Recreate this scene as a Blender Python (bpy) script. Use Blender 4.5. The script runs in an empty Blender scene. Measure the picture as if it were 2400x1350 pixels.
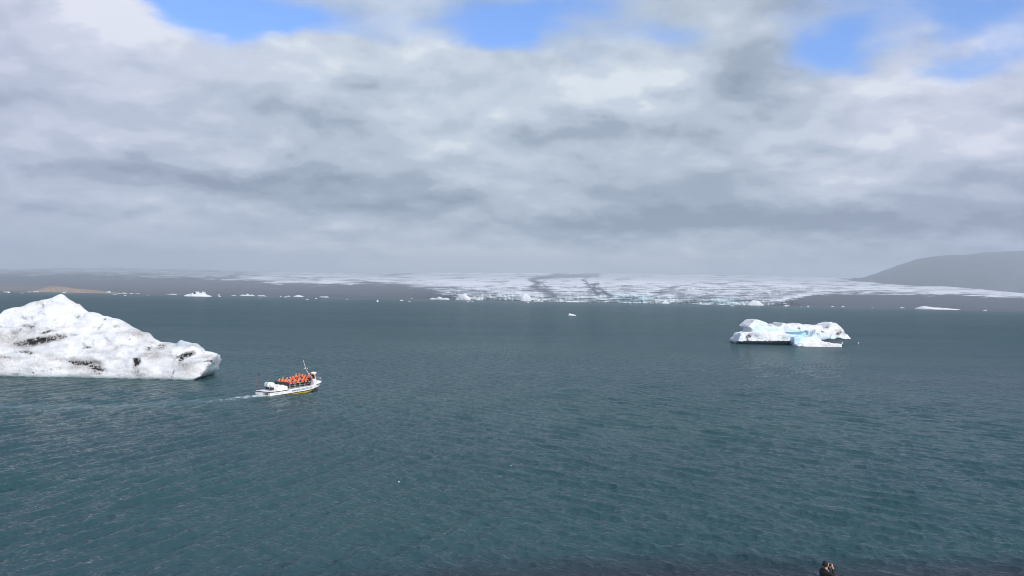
import bpy, bmesh, math, random
import numpy as np
from mathutils import Vector, Matrix

# ---------------------------------------------------------------- camera, sky, sun, exposure
SC = bpy.context.scene
COL = SC.collection
W, H, FPX = 2400.0, 1350.0, 2078.0          # photograph size and focal length in its pixels
CAM_H = 14.0
PITCH = math.radians(0.66)
ROLL = math.radians(1.07)
cam_data = bpy.data.cameras.new('camera')
cam_data.sensor_width = 36.0
cam_data.lens = FPX / W * 36.0
cam_data.clip_start = 0.5
cam_data.clip_end = 60000.0
cam = bpy.data.objects.new('camera', cam_data)
COL.objects.link(cam)
CAM_M = Matrix.Rotation(math.radians(90) + PITCH, 3, 'X') @ Matrix.Rotation(ROLL, 3, 'Z')
cam.matrix_world = Matrix.Translation((0, 0, CAM_H)) @ CAM_M.to_4x4()
SC.camera = cam
CM = np.array(CAM_M)

SUN_AZ, SUN_EL = math.radians(147), math.radians(38)      # azimuth from +Y towards +X
SUN_DIR = Vector((math.sin(SUN_AZ) * math.cos(SUN_EL), math.cos(SUN_AZ) * math.cos(SUN_EL), math.sin(SUN_EL)))
sun_data = bpy.data.lights.new('sun', 'SUN')
sun_data.energy = 3.6
sun_data.angle = math.radians(0.53)
sun_data.color = (1.0, 0.965, 0.91)
sun = bpy.data.objects.new('sun', sun_data)
COL.objects.link(sun)
sun.rotation_euler = (-SUN_DIR).to_track_quat('-Z', 'Y').to_euler()

SC.view_settings.view_transform = 'Standard'
SC.view_settings.look = 'None'
SC.view_settings.exposure = 0.0
SC.view_settings.gamma = 1.0
SC.view_settings.use_curve_mapping = False
SC.cycles.max_bounces = 6
SC.cycles.volume_bounces = 0
SC.cycles.use_denoising = True
SC.render.filter_size = 1.0
SC.cycles.filter_width = 1.0


def px_dir(px, py):
    """world direction of a photograph pixel"""
    v = np.stack([(np.asarray(px, float) - W / 2) / FPX, -(np.asarray(py, float) - H / 2) / FPX,
                  -np.ones_like(np.asarray(px, float) + np.asarray(py, float))], -1)
    return v @ CM.T


def at_y(px, py, y):
    """world point seen at a pixel at depth y"""
    d = px_dir(px, py)
    s = np.asarray(y) / d[..., 1]
    p = d * s[..., None]
    p[..., 2] += CAM_H
    return p


def on_water(px, py, z=0.0):
    d = px_dir(px, py)
    s = (z - CAM_H) / d[..., 2]
    p = d * np.asarray(s)[..., None]
    p[..., 2] += CAM_H
    return p


def to_px(P):
    """photograph pixel of world points"""
    q = (np.asarray(P, float) - np.array([0, 0, CAM_H])) @ CM
    return W / 2 + FPX * q[..., 0] / -q[..., 2], H / 2 - FPX * q[..., 1] / -q[..., 2]


class Nodes:
    """small helper to write node graphs as expressions"""
    def __init__(self, tree):
        self.t = tree
        tree.nodes.clear()

    def n(self, kind, **kw):
        nd = self.t.nodes.new(kind)
        for k, v in kw.items():
            setattr(nd, k, v)
        return nd

    def put(self, sock, v):
        if isinstance(v, bpy.types.NodeSocket):
            self.t.links.new(v, sock)
        elif v is not None:
            sock.default_value = v

    def m(self, op, a, b=None, c=None, clamp=False):
        nd = self.n('ShaderNodeMath', operation=op, use_clamp=clamp)
        for i, v in enumerate((a, b, c)):
            if v is not None:
                self.put(nd.inputs[i], v)
        return nd.outputs[0]

    def add(self, a, b): return self.m('ADD', a, b)
    def sub(self, a, b): return self.m('SUBTRACT', a, b)
    def mul(self, a, b): return self.m('MULTIPLY', a, b)
    def div(self, a, b): return self.m('DIVIDE', a, b)

    def vm(self, op, a, b=None, scale=None):
        nd = self.n('ShaderNodeVectorMath', operation=op)
        self.put(nd.inputs[0], a)
        if b is not None:
            self.put(nd.inputs[1], b)
        if scale is not None:
            self.put(nd.inputs['Scale'], scale)
        return nd.outputs[1] if op in ('LENGTH', 'DOT_PRODUCT', 'DISTANCE') else nd.outputs[0]

    def xyz(self, v):
        nd = self.n('ShaderNodeSeparateXYZ')
        self.put(nd.inputs[0], v)
        return nd.outputs

    def vec(self, x, y, z=0.0):
        nd = self.n('ShaderNodeCombineXYZ')
        for i, v in enumerate((x, y, z)):
            self.put(nd.inputs[i], v)
        return nd.outputs[0]

    def ss(self, x, lo, hi, a=0.0, b=1.0):
        nd = self.n('ShaderNodeMapRange', interpolation_type='SMOOTHSTEP')
        for i, v in enumerate((x, lo, hi, a, b)):
            self.put(nd.inputs[i], v)
        return nd.outputs[0]

    def lin(self, x, lo, hi, a=0.0, b=1.0):
        nd = self.n('ShaderNodeMapRange')
        for i, v in enumerate((x, lo, hi, a, b)):
            self.put(nd.inputs[i], v)
        return nd.outputs[0]

    def noise(self, vec, scale, detail=4.0, rough=0.5, dist=0.0, lac=2.0, dim='3D'):
        nd = self.n('ShaderNodeTexNoise', noise_dimensions=dim)
        self.put(nd.inputs['Vector'], vec)
        self.put(nd.inputs['Scale'], scale)
        self.put(nd.inputs['Detail'], detail)
        self.put(nd.inputs['Roughness'], rough)
        self.put(nd.inputs['Lacunarity'], lac)
        self.put(nd.inputs['Distortion'], dist)
        return nd.outputs[0]

    def mix(self, f, a, b):
        nd = self.n('ShaderNodeMix', data_type='RGBA')
        self.put(nd.inputs[0], f)
        self.put(nd.inputs[6], a if isinstance(a, bpy.types.NodeSocket) else (*a, 1.0))
        self.put(nd.inputs[7], b if isinstance(b, bpy.types.NodeSocket) else (*b, 1.0))
        return nd.outputs[2]

    def attr(self, name):
        return self.n('ShaderNodeAttribute', attribute_name=name).outputs['Fac']


def build_world():
    world = bpy.data.worlds.new('World')
    SC.world = world
    world.use_nodes = True
    N = Nodes(world.node_tree)
    d = N.n('ShaderNodeTexCoord').outputs['Generated']
    x, y, z = N.xyz(d)
    zc = N.m('MAXIMUM', z, 0.0)
    el = N.m('ARCSINE', z)
    az = N.m('ARCTAN2', x, y)
    # a flat cloud deck seen in perspective, softened towards the horizon
    k = N.div(1.0, N.add(zc, 0.30))
    p = N.vec(N.mul(x, k), N.mul(y, k), 0.0)
    p2 = N.vec(N.mul(x, N.mul(k, 1.03)), N.mul(y, N.mul(k, 1.03)), 0.0)
    big = N.noise(p, 1.5, 3.0, 0.5, 0.2)
    lump = N.noise(p, 3.1, 5.0, 0.52, 0.2)
    lump2 = N.noise(p2, 3.1, 5.0, 0.52, 0.2)
    fine = N.noise(p, 8.0, 6.0, 0.58, 0.15)
    wisp = N.noise(N.vec(N.mul(x, N.mul(k, 0.55)), N.mul(y, N.mul(k, 0.8)), 2.0), 6.0, 6.0, 0.62, 0.9)

    # ragged outlines: bend the coordinates before placing the gaps and bright shoulders
    bend = N.n('ShaderNodeTexNoise')
    N.put(bend.inputs['Vector'], p)
    bend.inputs['Scale'].default_value = 4.5
    bend.inputs['Detail'].default_value = 5.0
    bend.inputs['Roughness'].default_value = 0.6
    bv = N.vm('MULTIPLY', N.vm('SUBTRACT', bend.outputs['Color'], (0.5, 0.5, 0.5)), (0.13, 0.05, 0.0))
    ae = N.vm('ADD', N.vec(az, el, 0.0), bv)

    def blobs(lst):
        acc = 0.0
        for (px, py, sx, sy, amp) in lst:
            q = px_dir(px, py)
            e = math.asin(q[2] / np.linalg.norm(q))
            a = math.atan2(q[0], q[1])
            nd = N.n('ShaderNodeVectorMath', operation='MULTIPLY_ADD')
            N.put(nd.inputs[0], ae)
            nd.inputs[1].default_value = (FPX / sx, FPX / sy, 0)
            nd.inputs[2].default_value = (-a * FPX / sx, -e * FPX / sy, 0)
            r2 = N.vm('DOT_PRODUCT', nd.outputs[0], nd.outputs[0])
            acc = N.m('MULTIPLY_ADD', N.m('POWER', math.exp(-1.0), r2), amp, acc)
        return acc

    # where the deck is open (negative) or closed in the part of the sky in view
    cover_spots = blobs(COVER_SPOTS)
    cov = N.add(N.add(N.mul(big, 0.9), N.mul(lump, 0.75)), N.mul(fine, 0.38))
    cov = N.add(cov, N.mul(N.sub(wisp, 0.62), 0.5))
    cov = N.add(cov, N.ss(el, math.radians(9), math.radians(17), 0.55, 0.0))
    cov = N.add(cov, cover_spots)
    cover = N.ss(cov, 0.40, 1.16)
    # light and dark of the cloud: thick bases grey, sunward shoulders bright
    relief = N.mul(N.sub(lump2, lump), 1.3)
    light = N.add(N.add(N.mul(N.sub(big, 0.5), 0.42), N.mul(N.sub(lump, 0.5), 0.36)), relief)
    light = N.add(light, N.mul(N.sub(fine, 0.5), 0.30))
    light = N.add(light, N.mul(N.sub(wisp, 0.5), 0.14))
    # rounded heads on the thicker cells
    puff = N.noise(p2, 5.2, 3.0, 0.45, 0.1)
    puff = N.sub(1.0, N.m('ABSOLUTE', N.mul(N.sub(puff, 0.5), 3.4)))
    light = N.add(light, N.mul(N.mul(N.sub(puff, 0.6), 0.26), N.ss(lump, 0.46, 0.60)))
    light = N.mul(light, N.ss(el, math.radians(0.8), math.radians(4.5), 0.2, 1.5))
    light = N.add(light, blobs([(a, b, c, d_, e * (1.9 if e < 0 else 1.15)) for a, b, c, d_, e in LIGHT_SPOTS]))
    light = N.add(light, N.ss(el, math.radians(2.5), math.radians(7.0), 0.73, 0.585))
    ramp = N.n('ShaderNodeValToRGB')
    N.put(ramp.inputs[0], light)
    cr = ramp.color_ramp
    cr.interpolation = 'EASE'
    stops = [(0.0, (0.22, 0.275, 0.37)), (0.28, (0.345, 0.41, 0.515)), (0.55, (0.51, 0.58, 0.69)), (0.78, (0.645, 0.705, 0.81)), (1.0, (0.83, 0.875, 0.94))]
    cr.elements[0].position, cr.elements[0].color = stops[0][0], (*stops[0][1], 1)
    cr.elements[1].position, cr.elements[1].color = stops[-1][0], (*stops[-1][1], 1)
    for pos, c in stops[1:-1]:
        e = cr.elements.new(pos)
        e.color = (*c, 1)
    # a slightly violet cast away from the middle, as low cloud over the dark hills takes
    side = N.ss(N.m('ABSOLUTE', N.sub(az, 0.02)), 0.12, 0.60)
    tint = N.mix(side, (0.985, 1.01, 1.0), (1.03, 0.985, 1.055))
    cl = N.n('ShaderNodeMix', data_type='RGBA', blend_type='MULTIPLY')
    cl.inputs[0].default_value = 1.0
    N.put(cl.inputs[6], ramp.outputs[0])
    N.put(cl.inputs[7], tint)
    sky = N.n('ShaderNodeTexSky', sky_type='NISHITA', sun_disc=False, sun_elevation=SUN_EL, sun_rotation=SUN_AZ,
              air_density=1.0, dust_density=0.0, ozone_density=4.0)
    b1 = N.n('ShaderNodeBackground')
    deep = N.n('ShaderNodeMix', data_type='RGBA', blend_type='MULTIPLY')
    deep.inputs[0].default_value = 1.0
    N.put(deep.inputs[6], sky.outputs[0])
    deep.inputs[7].default_value = (0.80, 1.0, 1.35, 1)
    N.put(b1.inputs[0], deep.outputs[2])
    b1.inputs[1].default_value = 0.15
    b2 = N.n('ShaderNodeBackground')
    N.put(b2.inputs[0], cl.outputs[2])
    b2.inputs[1].default_value = 1.0
    mx = N.n('ShaderNodeMixShader')
    N.put(mx.inputs[0], cover)
    N.t.links.new(b1.outputs[0], mx.inputs[1])
    N.t.links.new(b2.outputs[0], mx.inputs[2])
    out = N.n('ShaderNodeOutputWorld')
    N.t.links.new(mx.outputs[0], out.inputs[0])
    world.cycles.sampling_method = 'MANUAL'
    world.cycles.sample_map_resolution = 1024


# photograph pixel, half widths, amount
COVER_SPOTS = [
    (430, 10, 170, 60, -0.75), (590, 55, 130, 42, -0.75), (800, -20, 260, 60, 0.15), (900, 85, 130, 35, -0.25),
    (1190, 60, 130, 50, -0.65), (1300, 20, 130, 40, -0.3), (1080, 150, 200, 45, 0.45), (1550, 80, 90, 35, -0.30),
    (1700, 50, 200, 90, 0.40), (1965, 115, 90, 45, -0.42), (2220, 50, 230, 90, -0.65), (2330, 150, 120, 45, -0.55),
    (2120, 110, 70, 70, 0.42), (2290, 110, 70, 25, 0.3), (120, 60, 200, 110, 0.6), (300, 60, 120, 40, 0.25), (760, 110, 220, 40, 0.4),
]
LIGHT_SPOTS = [
    (430, 60, 240, 50, 0.26), (230, 15, 120, 40, 0.30), (450, 140, 420, 80, 0.13), (1090, 130, 200, 45, 0.22),
    (1300, 210, 260, 55, 0.18), (570, 395, 62, 34, 0.24), (840, 405, 70, 30, 0.20), (790, 380, 60, 20, 0.08), (980, 290, 120, 40, 0.20),
    (620, 270, 320, 55, -0.14), (500, 430, 330, 38, -0.26), (880, 480, 190, 32, -0.22), (1360, 310, 190, 35, -0.22),
    (1750, 170, 110, 60, -0.22), (1450, 535, 280, 38, -0.30), (1950, 525, 460, 40, -0.34), (2350, 470, 260, 90, -0.12),
    (1120, 510, 110, 26, 0.18), (1700, 250, 260, 40, 0.10), (2230, 200, 170, 60, 0.24), (2300, 330, 160, 50, 0.16),
    (1960, 415, 120, 25, 0.24), (1250, 615, 620, 60, 0.22), (100, 350, 160, 70, 0.10), (40, 300, 160, 200, -0.08), (150, 590, 330, 60, -0.14),
    (1250, 455, 900, 60, -0.08), (500, 330, 300, 40, 0.06), (1150, 370, 220, 40, 0.08), (1650, 330, 250, 30, 0.06), (1250, 420, 120, 28, 0.08),
    (2250, 610, 360, 40, -0.10), (420, 480, 260, 40, 0.05), (1080, 600, 160, 30, 0.04), (1720, 560, 260, 22, 0.10), (1900, 330, 200, 30, 0.1),
]
build_world()

# ---------------------------------------------------------------- helpers
RNG = np.random.RandomState(7)
_PERM = np.random.RandomState(3).permutation(256)
_PERM = np.concatenate([_PERM, _PERM, _PERM])
_G = np.random.RandomState(5).normal(size=(256, 3))
_G /= np.linalg.norm(_G, axis=1)[:, None]


def perlin(P):
    P = np.asarray(P, float)
    i = np.floor(P).astype(int)
    f = P - i
    i &= 255
    u = f * f * f * (f * (f * 6 - 15) + 10)
    r = np.zeros(P.shape[:-1])
    for dx in (0, 1):
        wx = u[..., 0] if dx else 1 - u[..., 0]
        for dy in (0, 1):
            wy = u[..., 1] if dy else 1 - u[..., 1]
            for dz in (0, 1):
                wz = u[..., 2] if dz else 1 - u[..., 2]
                h = _PERM[_PERM[_PERM[(i[..., 0] + dx) & 255] + ((i[..., 1] + dy) & 255)] + ((i[..., 2] + dz) & 255)]
                g = _G[h]
                r += wx * wy * wz * (g[..., 0] * (f[..., 0] - dx) + g[..., 1] * (f[..., 1] - dy) + g[..., 2] * (f[..., 2] - dz))
    return r * 1.5


def fbm(P, octaves=4, gain=0.5, lac=2.03):
    P = np.asarray(P, float)
    a, s, r = 1.0, 0.0, 0.0
    for o in range(octaves):
        r = r + a * perlin(P + 17.3 * o)
        s += a
        a *= gain
        P = P * lac
    return r / s


def ridged(P, octaves=4):
    P = np.asarray(P, float)
    a, s, r = 1.0, 0.0, 0.0
    for o in range(octaves):
        r = r + a * (1 - 2 * np.abs(perlin(P + 11.7 * o)))
        s += a
        a *= 0.5
        P = P * 2.1
    return r / s


def sstep(x, a, b):
    t = np.clip((x - a) / (b - a), 0, 1)
    return t * t * (3 - 2 * t)


def stack(*a):
    return np.stack(np.broadcast_arrays(*a), -1)


def mesh_from(name, verts, faces, smooth=True, attrs=None, mats=None):
    """faces: (n,4) or (n,3) int array"""
    verts = np.ascontiguousarray(verts, np.float32)
    faces = np.ascontiguousarray(faces, np.int32)
    me = bpy.data.meshes.new(name)
    me.vertices.add(len(verts))
    me.vertices.foreach_set('co', verts.ravel())
    k = faces.shape[1]
    me.loops.add(faces.size)
    me.loops.foreach_set('vertex_index', faces.ravel())
    me.polygons.add(len(faces))
    me.polygons.foreach_set('loop_start', np.arange(0, faces.size, k, dtype=np.int32))
    if smooth:
        me.polygons.foreach_set('use_smooth', np.ones(len(faces), bool))
    me.update(calc_edges=True)
    me.validate()
    for an, av in (attrs or {}).items():
        at = me.attributes.new(an, 'FLOAT', 'POINT')
        at.data.foreach_set('value', np.ascontiguousarray(av, np.float32).ravel())
    for m in mats or []:
        me.materials.append(m)
    return me


def grid_faces(nr, nc):
    a = np.arange(nr * nc).reshape(nr, nc)
    return np.stack([a[:-1, :-1], a[:-1, 1:], a[1:, 1:], a[1:, :-1]], -1).reshape(-1, 4)


def link(name, me, parent=None, loc=None, label=None, category=None, group=None, kind=None):
    o = bpy.data.objects.new(name, me)
    COL.objects.link(o)
    if parent is not None:
        o.parent = parent
    if loc is not None:
        o.location = loc
    tag(o, label, category, group, kind)
    return o


def tag(o, label=None, category=None, group=None, kind=None):
    for k, v in (('label', label), ('category', category), ('group', group), ('kind', kind)):
        if v:
            o[k] = v
    return o


def new_mat(name):
    m = bpy.data.materials.new(name)
    m.use_nodes = True
    N = Nodes(m.node_tree)
    b = N.n('ShaderNodeBsdfPrincipled')
    o = N.n('ShaderNodeOutputMaterial')
    N.t.links.new(b.outputs[0], o.inputs[0])
    return m, N, b


def simple_mat(name, col, rough=0.5, var=0.12, scale=3.0, metallic=0.0, bump=0.0):
    m, N, b = new_mat(name)
    p = N.n('ShaderNodeTexCoord').outputs['Object']
    nz = N.noise(p, scale, 5.0, 0.6)
    c = np.array(col)
    N.put(b.inputs['Base Color'], N.mix(N.ss(nz, 0.3, 0.7), tuple(np.clip(c * (1 - var), 0, 1)), tuple(np.clip(c * (1 + var), 0, 1))))
    b.inputs['Roughness'].default_value = rough
    b.inputs['Metallic'].default_value = metallic
    if bump:
        bn = N.n('ShaderNodeBump')
        bn.inputs['Strength'].default_value = bump
        bn.inputs['Distance'].default_value = 0.02
        N.put(bn.inputs['Height'], nz)
        N.t.links.new(bn.outputs[0], b.inputs['Normal'])
    return m


# ---------------------------------------------------------------- lake
def shore_line(x):
    """y of the near water's edge at world x"""
    return 44.3 + 0.045 * (x - 6) + 0.16 * np.minimum(x - 9, 0) + 0.010 * np.abs(x - 10) ** 1.5 * np.sign(x - 10) * 0.2 + 0.5 * np.sin(x * 0.21 + 1.0)


BOAT_HEAD = math.radians(57)        # bow turned away from the picture plane
BOAT_POS = np.array([-31.0, 126.3, 0.0])


def build_lake():
    az_in = np.linspace(-0.56, 0.56, 1080)
    az_out = np.linspace(0.57, 1.15, 40)
    az = np.concatenate([-az_out[::-1], az_in, az_out])
    rows = [34.0]
    while rows[-1] < 5600:
        d = rows[-1]
        rows.append(d + max(0.085, d * d / 24800.0 * 0.62))
    d = np.array(rows)
    step = np.gradient(d)
    A, D = np.meshgrid(az, d)
    S = np.broadcast_to(step[:, None], D.shape)
    # rows of constant depth y near, x from azimuth
    X = D * np.tan(A)
    Y = D * np.ones_like(A)
    X, Y = X.astype(np.float32), Y.astype(np.float32)
    S = S.astype(np.float32)
    Z = np.zeros_like(X)
    DX, DY = np.zeros_like(X), np.zeros_like(X)
    rng = np.random.RandomState(21)
    sideA = sstep(X / np.maximum(Y, 1), -0.42, 0.10)      # share of the swell that runs in from the open lake
    tang = np.maximum(Y * (az_in[1] - az_in[0]), 0.02)
    daz = az_in[1] - az_in[0]
    gust = 0.75 + 0.5 * fbm(stack(X / 45.0, Y / 70.0, 0 * X), 3)
    for i in range(92):
        long_ = i < 26
        lam = (1.25 * (2.4 ** rng.rand())) if long_ else (0.34 * (3.4 ** rng.rand()))
        trainA = rng.rand() < 0.55
        th = math.radians(43 if trainA else -16) + rng.normal() * (0.15 if long_ else 0.42)
        kx, ky = math.cos(th), math.sin(th)
        k = 2 * math.pi / lam
        slope = 0.064 if long_ else 0.044
        a = slope / k
        nr = min(len(d), int(np.searchsorted(np.maximum(step * abs(ky), d * daz * abs(kx)), lam / 2.6)) + 1)
        x_, y_ = X[:nr], Y[:nr]
        res = np.maximum(S[:nr] * abs(ky), tang[:nr] * abs(kx))
        att = sstep(lam / np.maximum(res, 1e-6), 2.6, 5.2)
        w = (0.35 + 0.95 * sideA[:nr]) if trainA else (1.25 - 0.85 * sideA[:nr])
        ph = rng.rand() * 2 * math.pi
        arg = (k * kx) * x_ + (k * ky) * y_ + ph
        amp = a * att * w * gust[:nr]
        Z[:nr] += amp * np.sin(arg)
        q = amp * 0.85 * np.cos(arg)
        DX[:nr] += q * kx
        DY[:nr] += q * ky
    # calm right at the beach
    calm = sstep(Y - shore_line(X), -0.5, 5.0)
    Z *= 0.25 + 0.75 * calm
    # wake behind the boat
    ch, sh = math.cos(BOAT_HEAD), math.sin(BOAT_HEAD)
    rx, ry = X - BOAT_POS[0], Y - BOAT_POS[1]
    lx = rx * ch + ry * sh             # along the boat, bow positive
    ly = -rx * sh + ry * ch
    nz, nz2 = np.zeros_like(X), np.zeros_like(X)
    nb = (Y > 85) & (Y < 150) & (X < BOAT_POS[0] + 14) & (X > -110)
    xb, yb = X[nb], Y[nb]
    nz[nb] = fbm(stack(xb / 1.3, yb / 1.3, 0 * xb), 4)
    nz2[nb] = fbm(stack(xb / 0.5, yb / 0.5, 0 * xb + 4), 3)
    back = -(lx + 5.0)
    wide = 1.1 + 0.10 * np.clip(back, 0, 60)
    wake = np.exp(-(ly / wide) ** 2) * sstep(back, -0.6, 0.3) * np.exp(-np.clip(back, 0, 200) / 7.5)
    foam = sstep(wake * 1.05 + (0.75 * nz + 0.75 * nz2) * (wake > 0.02), 0.25, 1.0) * sstep(wake, 0.03, 0.25) * 0.6
    arm = np.exp(-((np.abs(ly) - 1.75 - 0.14 * np.clip(4 - lx, 0, 60)) / 0.35) ** 2) * sstep(lx, 4.4, 3.6) * np.exp(-np.clip(3.6 - lx, 0, 200) / 3.5)
    foam = np.maximum(foam, np.clip(arm * (0.55 + 1.4 * nz2), 0, 1) * 0.8)
    # long smooth track left behind, curving off to the side
    trk_pts = [(0, 952), (150, 956), (300, 950), (450, 941), (560, 934), (615, 928)]
    tp = np.array([on_water(np.array(float(a)), np.array(float(b))) for a, b in trk_pts])
    yc = np.interp(X, tp[:, 0], tp[:, 1])
    dist = np.abs(Y - yc)
    track = np.exp(-(dist / (2.3 + 0.5 * nz)) ** 2) * sstep(X, tp[-1, 0] + 1, tp[-1, 0] - 3) * sstep(X, -95, -50)
    edge = np.exp(-((dist - 2.6 - 0.8 * nz) / 0.55) ** 2) * sstep(X, tp[-1, 0] + 1, tp[-1, 0] - 5) * sstep(X, -95, -60)
    foam = np.maximum(foam, np.clip(edge * (0.12 + 0.9 * nz2 + 0.5 * nz), 0, 1) * 0.55)
    bubbles = track * 1.0
    Z += 0.10 * wake * nz * 2 + 0.05 * track * np.sin(ly * 2.2)
    V = stack(X + DX, Y + DY, Z).reshape(-1, 3)
    shallow = 1 - sstep(Y - shore_line(X) + 1.2 * fbm(stack(X / 4.0, Y / 4.0, 0 * X), 2) * (Y < 70), 0.3, 6.5)

    m, N, b = new_mat('glacial_lake_water')
    pos = N.n('ShaderNodeNewGeometry').outputs['Position']
    x, y, z = N.xyz(pos)
    flat = N.vec(x, y, 0.0)
    silt = N.noise(N.vec(N.mul(x, 0.4), y, 0.0), 0.012, 4.0, 0.55, 0.4)
    col = N.mix(N.ss(silt, 0.35, 0.65), (0.025, 0.063, 0.078), (0.027, 0.076, 0.080))
    col = N.mix(N.mul(N.attr('bubbles'), 0.5), col, (0.09, 0.17, 0.19))
    col = N.mix(N.attr('shallow'), col, (0.022, 0.028, 0.041))
    col = N.mix(N.ss(N.attr('foam'), 0.06, 0.85), col, (0.70, 0.76, 0.78))
    # ripples below the size of the modelled waves; cat's-paws make them come and go
    paws = N.noise(N.vec(N.mul(x, 0.5), y, 3.0), 0.022, 4.0, 0.6, 0.5)
    def crests(cx, cy, stretch, scale, w, det):
        q = N.vec(N.add(N.mul(x, cx), N.mul(y, cy)), N.mul(N.sub(N.mul(y, cx), N.mul(x, cy)), stretch), w)
        n_ = N.noise(q, scale, det, 0.55, 0.35)
        return N.sub(1.0, N.m('ABSOLUTE', N.mul(N.sub(n_, 0.5), 2.6)))
    r1 = crests(0.72, 0.69, 0.30, 0.50, 0.0, 3.0)
    r2 = crests(0.96, -0.28, 0.32, 0.70, 5.0, 3.0)
    r3 = N.noise(N.vec(x, N.mul(y, 1.0), 8.0), 2.6, 4.0, 0.62, 0.4)
    r0 = N.noise(N.vec(N.mul(x, 0.55), y, 9.0), 0.16, 3.0, 0.6, 0.3)
    h = N.add(N.add(N.mul(r1, 0.13), N.mul(r2, 0.10)), N.add(N.mul(r0, 0.26), N.mul(r3, 0.10)))
    h = N.mul(h, N.ss(paws, 0.25, 0.75, 0.75, 1.35))
    bn = N.n('ShaderNodeBump')
    bn.inputs['Strength'].default_value = 1.0
    bn.inputs['Distance'].default_value = 1.0
    N.put(bn.inputs['Height'], h)
    # silty body of the water under a surface whose reflectance levels off at grazing angles, as on any wind-roughened lake
    N.t.nodes.remove(b)
    body = N.n('ShaderNodeBsdfDiffuse')
    N.put(body.inputs['Color'], col)
    N.t.links.new(bn.outputs[0], body.inputs['Normal'])
    gl = N.n('ShaderNodeBsdfGlossy')
    gl.inputs['Roughness'].default_value = 0.08
    N.t.links.new(bn.outputs[0], gl.inputs['Normal'])
    fr = N.n('ShaderNodeFresnel')
    fr.inputs['IOR'].default_value = 1.16
    N.t.links.new(bn.outputs[0], fr.inputs['Normal'])
    F_ = fr.outputs[0]
    # out in the open the longer fetch roughens the lake and dulls it further
    fac = N.div(N.mul(F_, 0.92), N.add(1.0, N.mul(F_, N.ss(y, 80.0, 420.0, 0.30, 2.6))))
    fac = N.mul(fac, N.sub(1.0, N.mul(N.attr('foam'), 0.8)))
    mx = N.n('ShaderNodeMixShader')
    N.put(mx.inputs[0], fac)
    N.t.links.new(body.outputs[0], mx.inputs[1])
    N.t.links.new(gl.outputs[0], mx.inputs[2])
    N.t.links.new(mx.outputs[0], [n_ for n_ in N.t.nodes if n_.type == 'OUTPUT_MATERIAL'][0].inputs[0])
    me = mesh_from('lake', V, grid_faces(*X.shape), True,
                   {'foam': foam, 'bubbles': bubbles, 'shallow': shallow}, [m])
    link('lake', me, kind='structure')


build_lake()


# ---------------------------------------------------------------- near slope and black beach
def build_beach():
    xs = np.concatenate([np.arange(-140, -45, 5.0), np.arange(-45, 45, 0.35), np.arange(45, 145, 5.0)])
    ts = np.concatenate([np.linspace(-52, -6.0, 50), np.linspace(-5.9, 5.0, 60)])   # metres out from the water's edge
    X, T = np.meshgrid(xs, ts)
    Y = shore_line(X) + T
    Z = np.where(T < 0, -T * 0.12, -T * 0.22)
    Z = Z + np.clip(-T - 7.5, 0, None) * 0.20
    nz = fbm(stack(X / 3.0, Y / 3.0, 0 * X), 4)
    Z += nz * (0.05 + 0.25 * sstep(-T, 6, 14))
    m, N, b = new_mat('black_volcanic_sand')
    p = N.n('ShaderNodeNewGeometry').outputs['Position']
    n1 = N.noise(p, 1.1, 6.0, 0.6)
    n2 = N.noise(p, 14.0, 4.0, 0.7)
    N.put(b.inputs['Base Color'], N.mix(N.ss(N.add(N.mul(n1, 0.6), N.mul(n2, 0.4)), 0.35, 0.65), (0.018, 0.018, 0.020), (0.05, 0.048, 0.048)))
    b.inputs['Roughness'].default_value = 0.75
    bn = N.n('ShaderNodeBump')
    bn.inputs['Strength'].default_value = 0.6
    bn.inputs['Distance'].default_value = 0.06
    N.put(bn.inputs['Height'], n2)
    N.t.links.new(bn.outputs[0], b.inputs['Normal'])
    link('beach', mesh_from('beach', stack(X, Y, Z).reshape(-1, 3), grid_faces(*X.shape), True, None, [m]), kind='structure')


build_beach()


# ---------------------------------------------------------------- far shore: glacier tongue, moraines, mountain
def seg_dist(px, py, pts):
    best = np.full(px.shape, 1e9)
    for (x0, y0), (x1, y1) in zip(pts[:-1], pts[1:]):
        dx, dy = x1 - x0, y1 - y0
        t = np.clip(((px - x0) * dx + (py - y0) * dy) / (dx * dx + dy * dy), 0, 1)
        best = np.minimum(best, np.hypot(px - x0 - t * dx, (py - y0 - t * dy) * 1.6))
    return best


def tab(x, pts):
    a = np.array(pts, float)
    return np.interp(x, a[:, 0], a[:, 1])


def shore_y(px):
    return 683.6 + 0.01875 * px


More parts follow.
